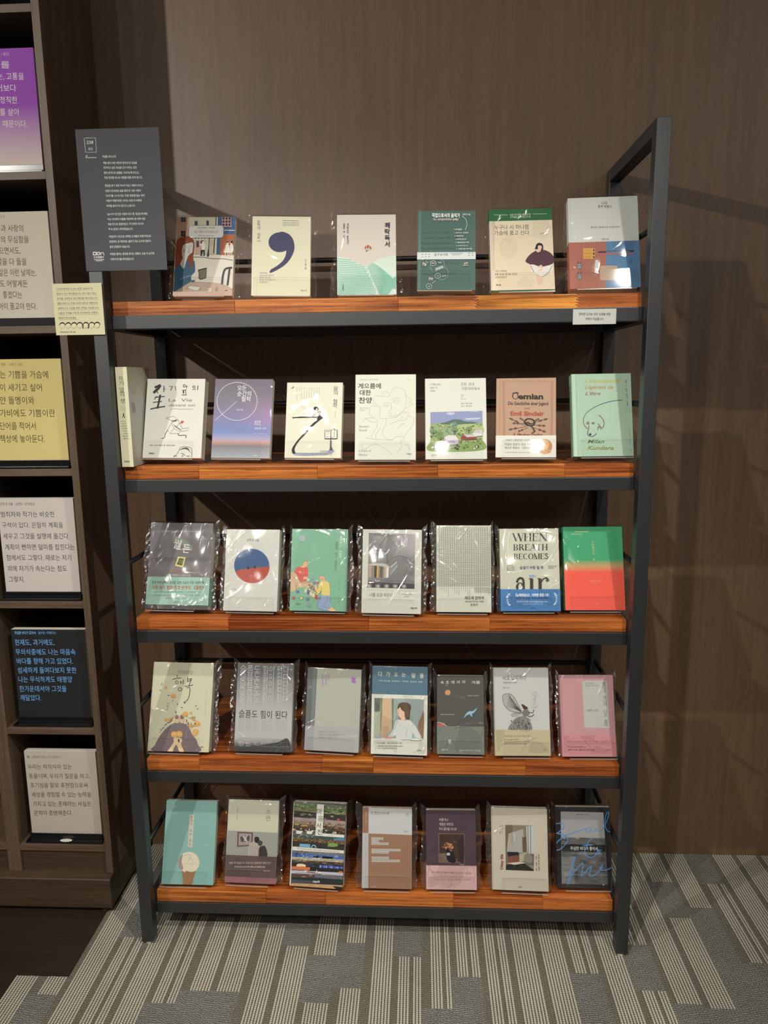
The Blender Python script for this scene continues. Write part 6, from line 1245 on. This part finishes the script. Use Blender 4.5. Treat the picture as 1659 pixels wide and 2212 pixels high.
# ------------------------------------------------------------------ notices taped to the rack
def notice(name, x, y, z, w, h, t, quad, art, label, edge, m=None):
    P = empty(name, (x, y, z)); tag(P, label, 'sign')
    g = Mesh(); g.box(-w/2, w/2, 0, t, 0, h, 0, lin(edge)); g.build('panel', M_CARD, P)
    g = Mesh(); art(Art(g, quad, w, h, 'N', k=1.0)); g.build('printed_face', M_CARD, P, normals=False)
def art_sign(a):
    a.fr('S'); a.full('515155'); c = 'c9c7c0'
    a.l([(127,250),(232,250),(241,383),(142,383),(127,250),(140,250)],5,c); a.t('238',150,290,212,30,c,b=.012); a.t('서가',165,353,207,28,c,b=.01)
    a.l([(150,412),(145,432),(245,432)],6,c); a.l([(145,432),(160,408)],5,c)
    a.t('허심탄 서가 소개',298,423,418,22,c,b=.02)
    L = [('책을 읽다 보면 깨끗한 종이의 본 모습을',304,482,616),('유지하고 싶은 욕심을 안고 아끼는 건만',308,526,614),('펜의 흔적으로 밑줄을 그어가도록 만드는,',311,573,638),('멋진 문장을 만나는 경험을 종종 하게 됩니다.',316,618,668),
      ('정답을 찾기 위한 독서가 아닌, 사람이 모으고',322,691,674),('다듬어 담아놓은 글을 통해 또 다른 사람이',325,739,654),("이야기를 나누게 되는 '멋진 경험'을 돕는 것이",330,784,686),('서림의 역할이라면, 우리는 조금 더 보람된',334,829,660),('하루를 살아가고 있다고 느낍니다.',338,876,602),
      ("238 서가 한 칸은 서림의 로고 중, '문(文)'에 해당",344,951,715),('하는 아이콘의 비율을 적용하여 총 이백 서른',348,997,692),('여덟 칸으로 생성되었고, 각 칸마다 하나의',352,1042,676),('책 속 문장이 새겨져있습니다.',357,1087,582),
      ('서림인의 시선으로 선택된 도서들은 비정기적으로',361,1154,746),('변경되며, 본 책장에는 출처가 되는 도서의 일부가',366,1199,745),('함께 진열되어 있습니다.',369,1246,556),('마음을 울리는 문장을 만나는 경험이, 오늘 이 순간에',374,1310,775),('이루어지기를 바라겠습니다.',378,1357,594)]
    for s, x0, y, x1 in L: a.t(s, x0, y, x1, 20, c, b=.014)
    a.p([(217,1288),(252,1288),(254,1320),(219,1320)],c); a.p([(227,1297),(243,1297),(244,1311),(228,1311)],'4a4a4c'); a.ring(268,1304,(17,16),(8,7),c); a.l([(290,1320),(290,1297),(312,1297),(320,1320)],9,c)
    a.t('文友堂書林',224,1337,322,17,c,b=.03); a.l([(228,1358),(322,1358)],6,c); a.l([(246,1369),(306,1369)],6,c)
notice('grey_notice', .0835, -.0022, 1.6215, .1735, .2785, .0018, (160,280,342,275,360,583,188,583), art_sign, 'tall grey notice with white text at the top of the left rack post', '8b8b8b')
def art_note(a):
    a.fr('Y'); a.full('cdc69a'); k = '2f2c1f'
    for i, (s, x0, x1, xe) in enumerate((('이곳에 준비된 도서는 왼쪽, 238서가의',232,1045,1075),('출처가 되는 뿌리들입니다. 손이 많이 닿는',245,1130,1152),('위치를 고려하여 보안 패킹을 해두었습니다.',258,1165,1190),('열람 희망 시, 조심스러운 태도로 개봉하여',272,1155,1172),('살펴보시고 소장을 위한 구매도 가능합니다.',286,1190,1220),('오늘의 기억을 나의 집 서가에서도 꾸준히,',300,1180,1200),('영원히 만나보세요.',312,710,740))):
        y = 340+i*111; a.t(s, x0, y, x1, 46, k, b=-.004); a.l([(x0,y+42),(xe,y+42)],4,'6e6a50')
    for i, (x, st) in enumerate(((398,0),(530,0),(660,0),(785,0),(918,1),(1050,0),(1168,0))): a.face(x,1178,66,'2f2a22' if i != 5 else '4a4238',st)
    a.t('문우당서림인 가족 드림.',358,1325,705,28,k)
notice('cream_notice', -.0260, -.0042, 1.4905, .1075, .1065, .0006, (112,610.7,219,610.7,230.2,724,126.5,724.5), art_note, 'small cream notice with a row of drawn faces on the left rack post', 'd8d2ae')
def art_tag(a):
    a.fr('Z'); a.full('c6c7c0'); a.t('준비된 도서는 모두 소장을 위한',1270,338,1565,24,'2a2a2a',b=.012); a.t('구매가 가능합니다.',1328,384,1502,24,'2a2a2a',b=.012)
notice('white_notice', 1.0705, SM-.0009, 1.4985, .0905, .0315, .0006, (1239,667,1331.5,665,1330,699,1236.7,700.3), art_tag, 'small white notice stuck on the top shelf rail at the right', 'd4d4ce')
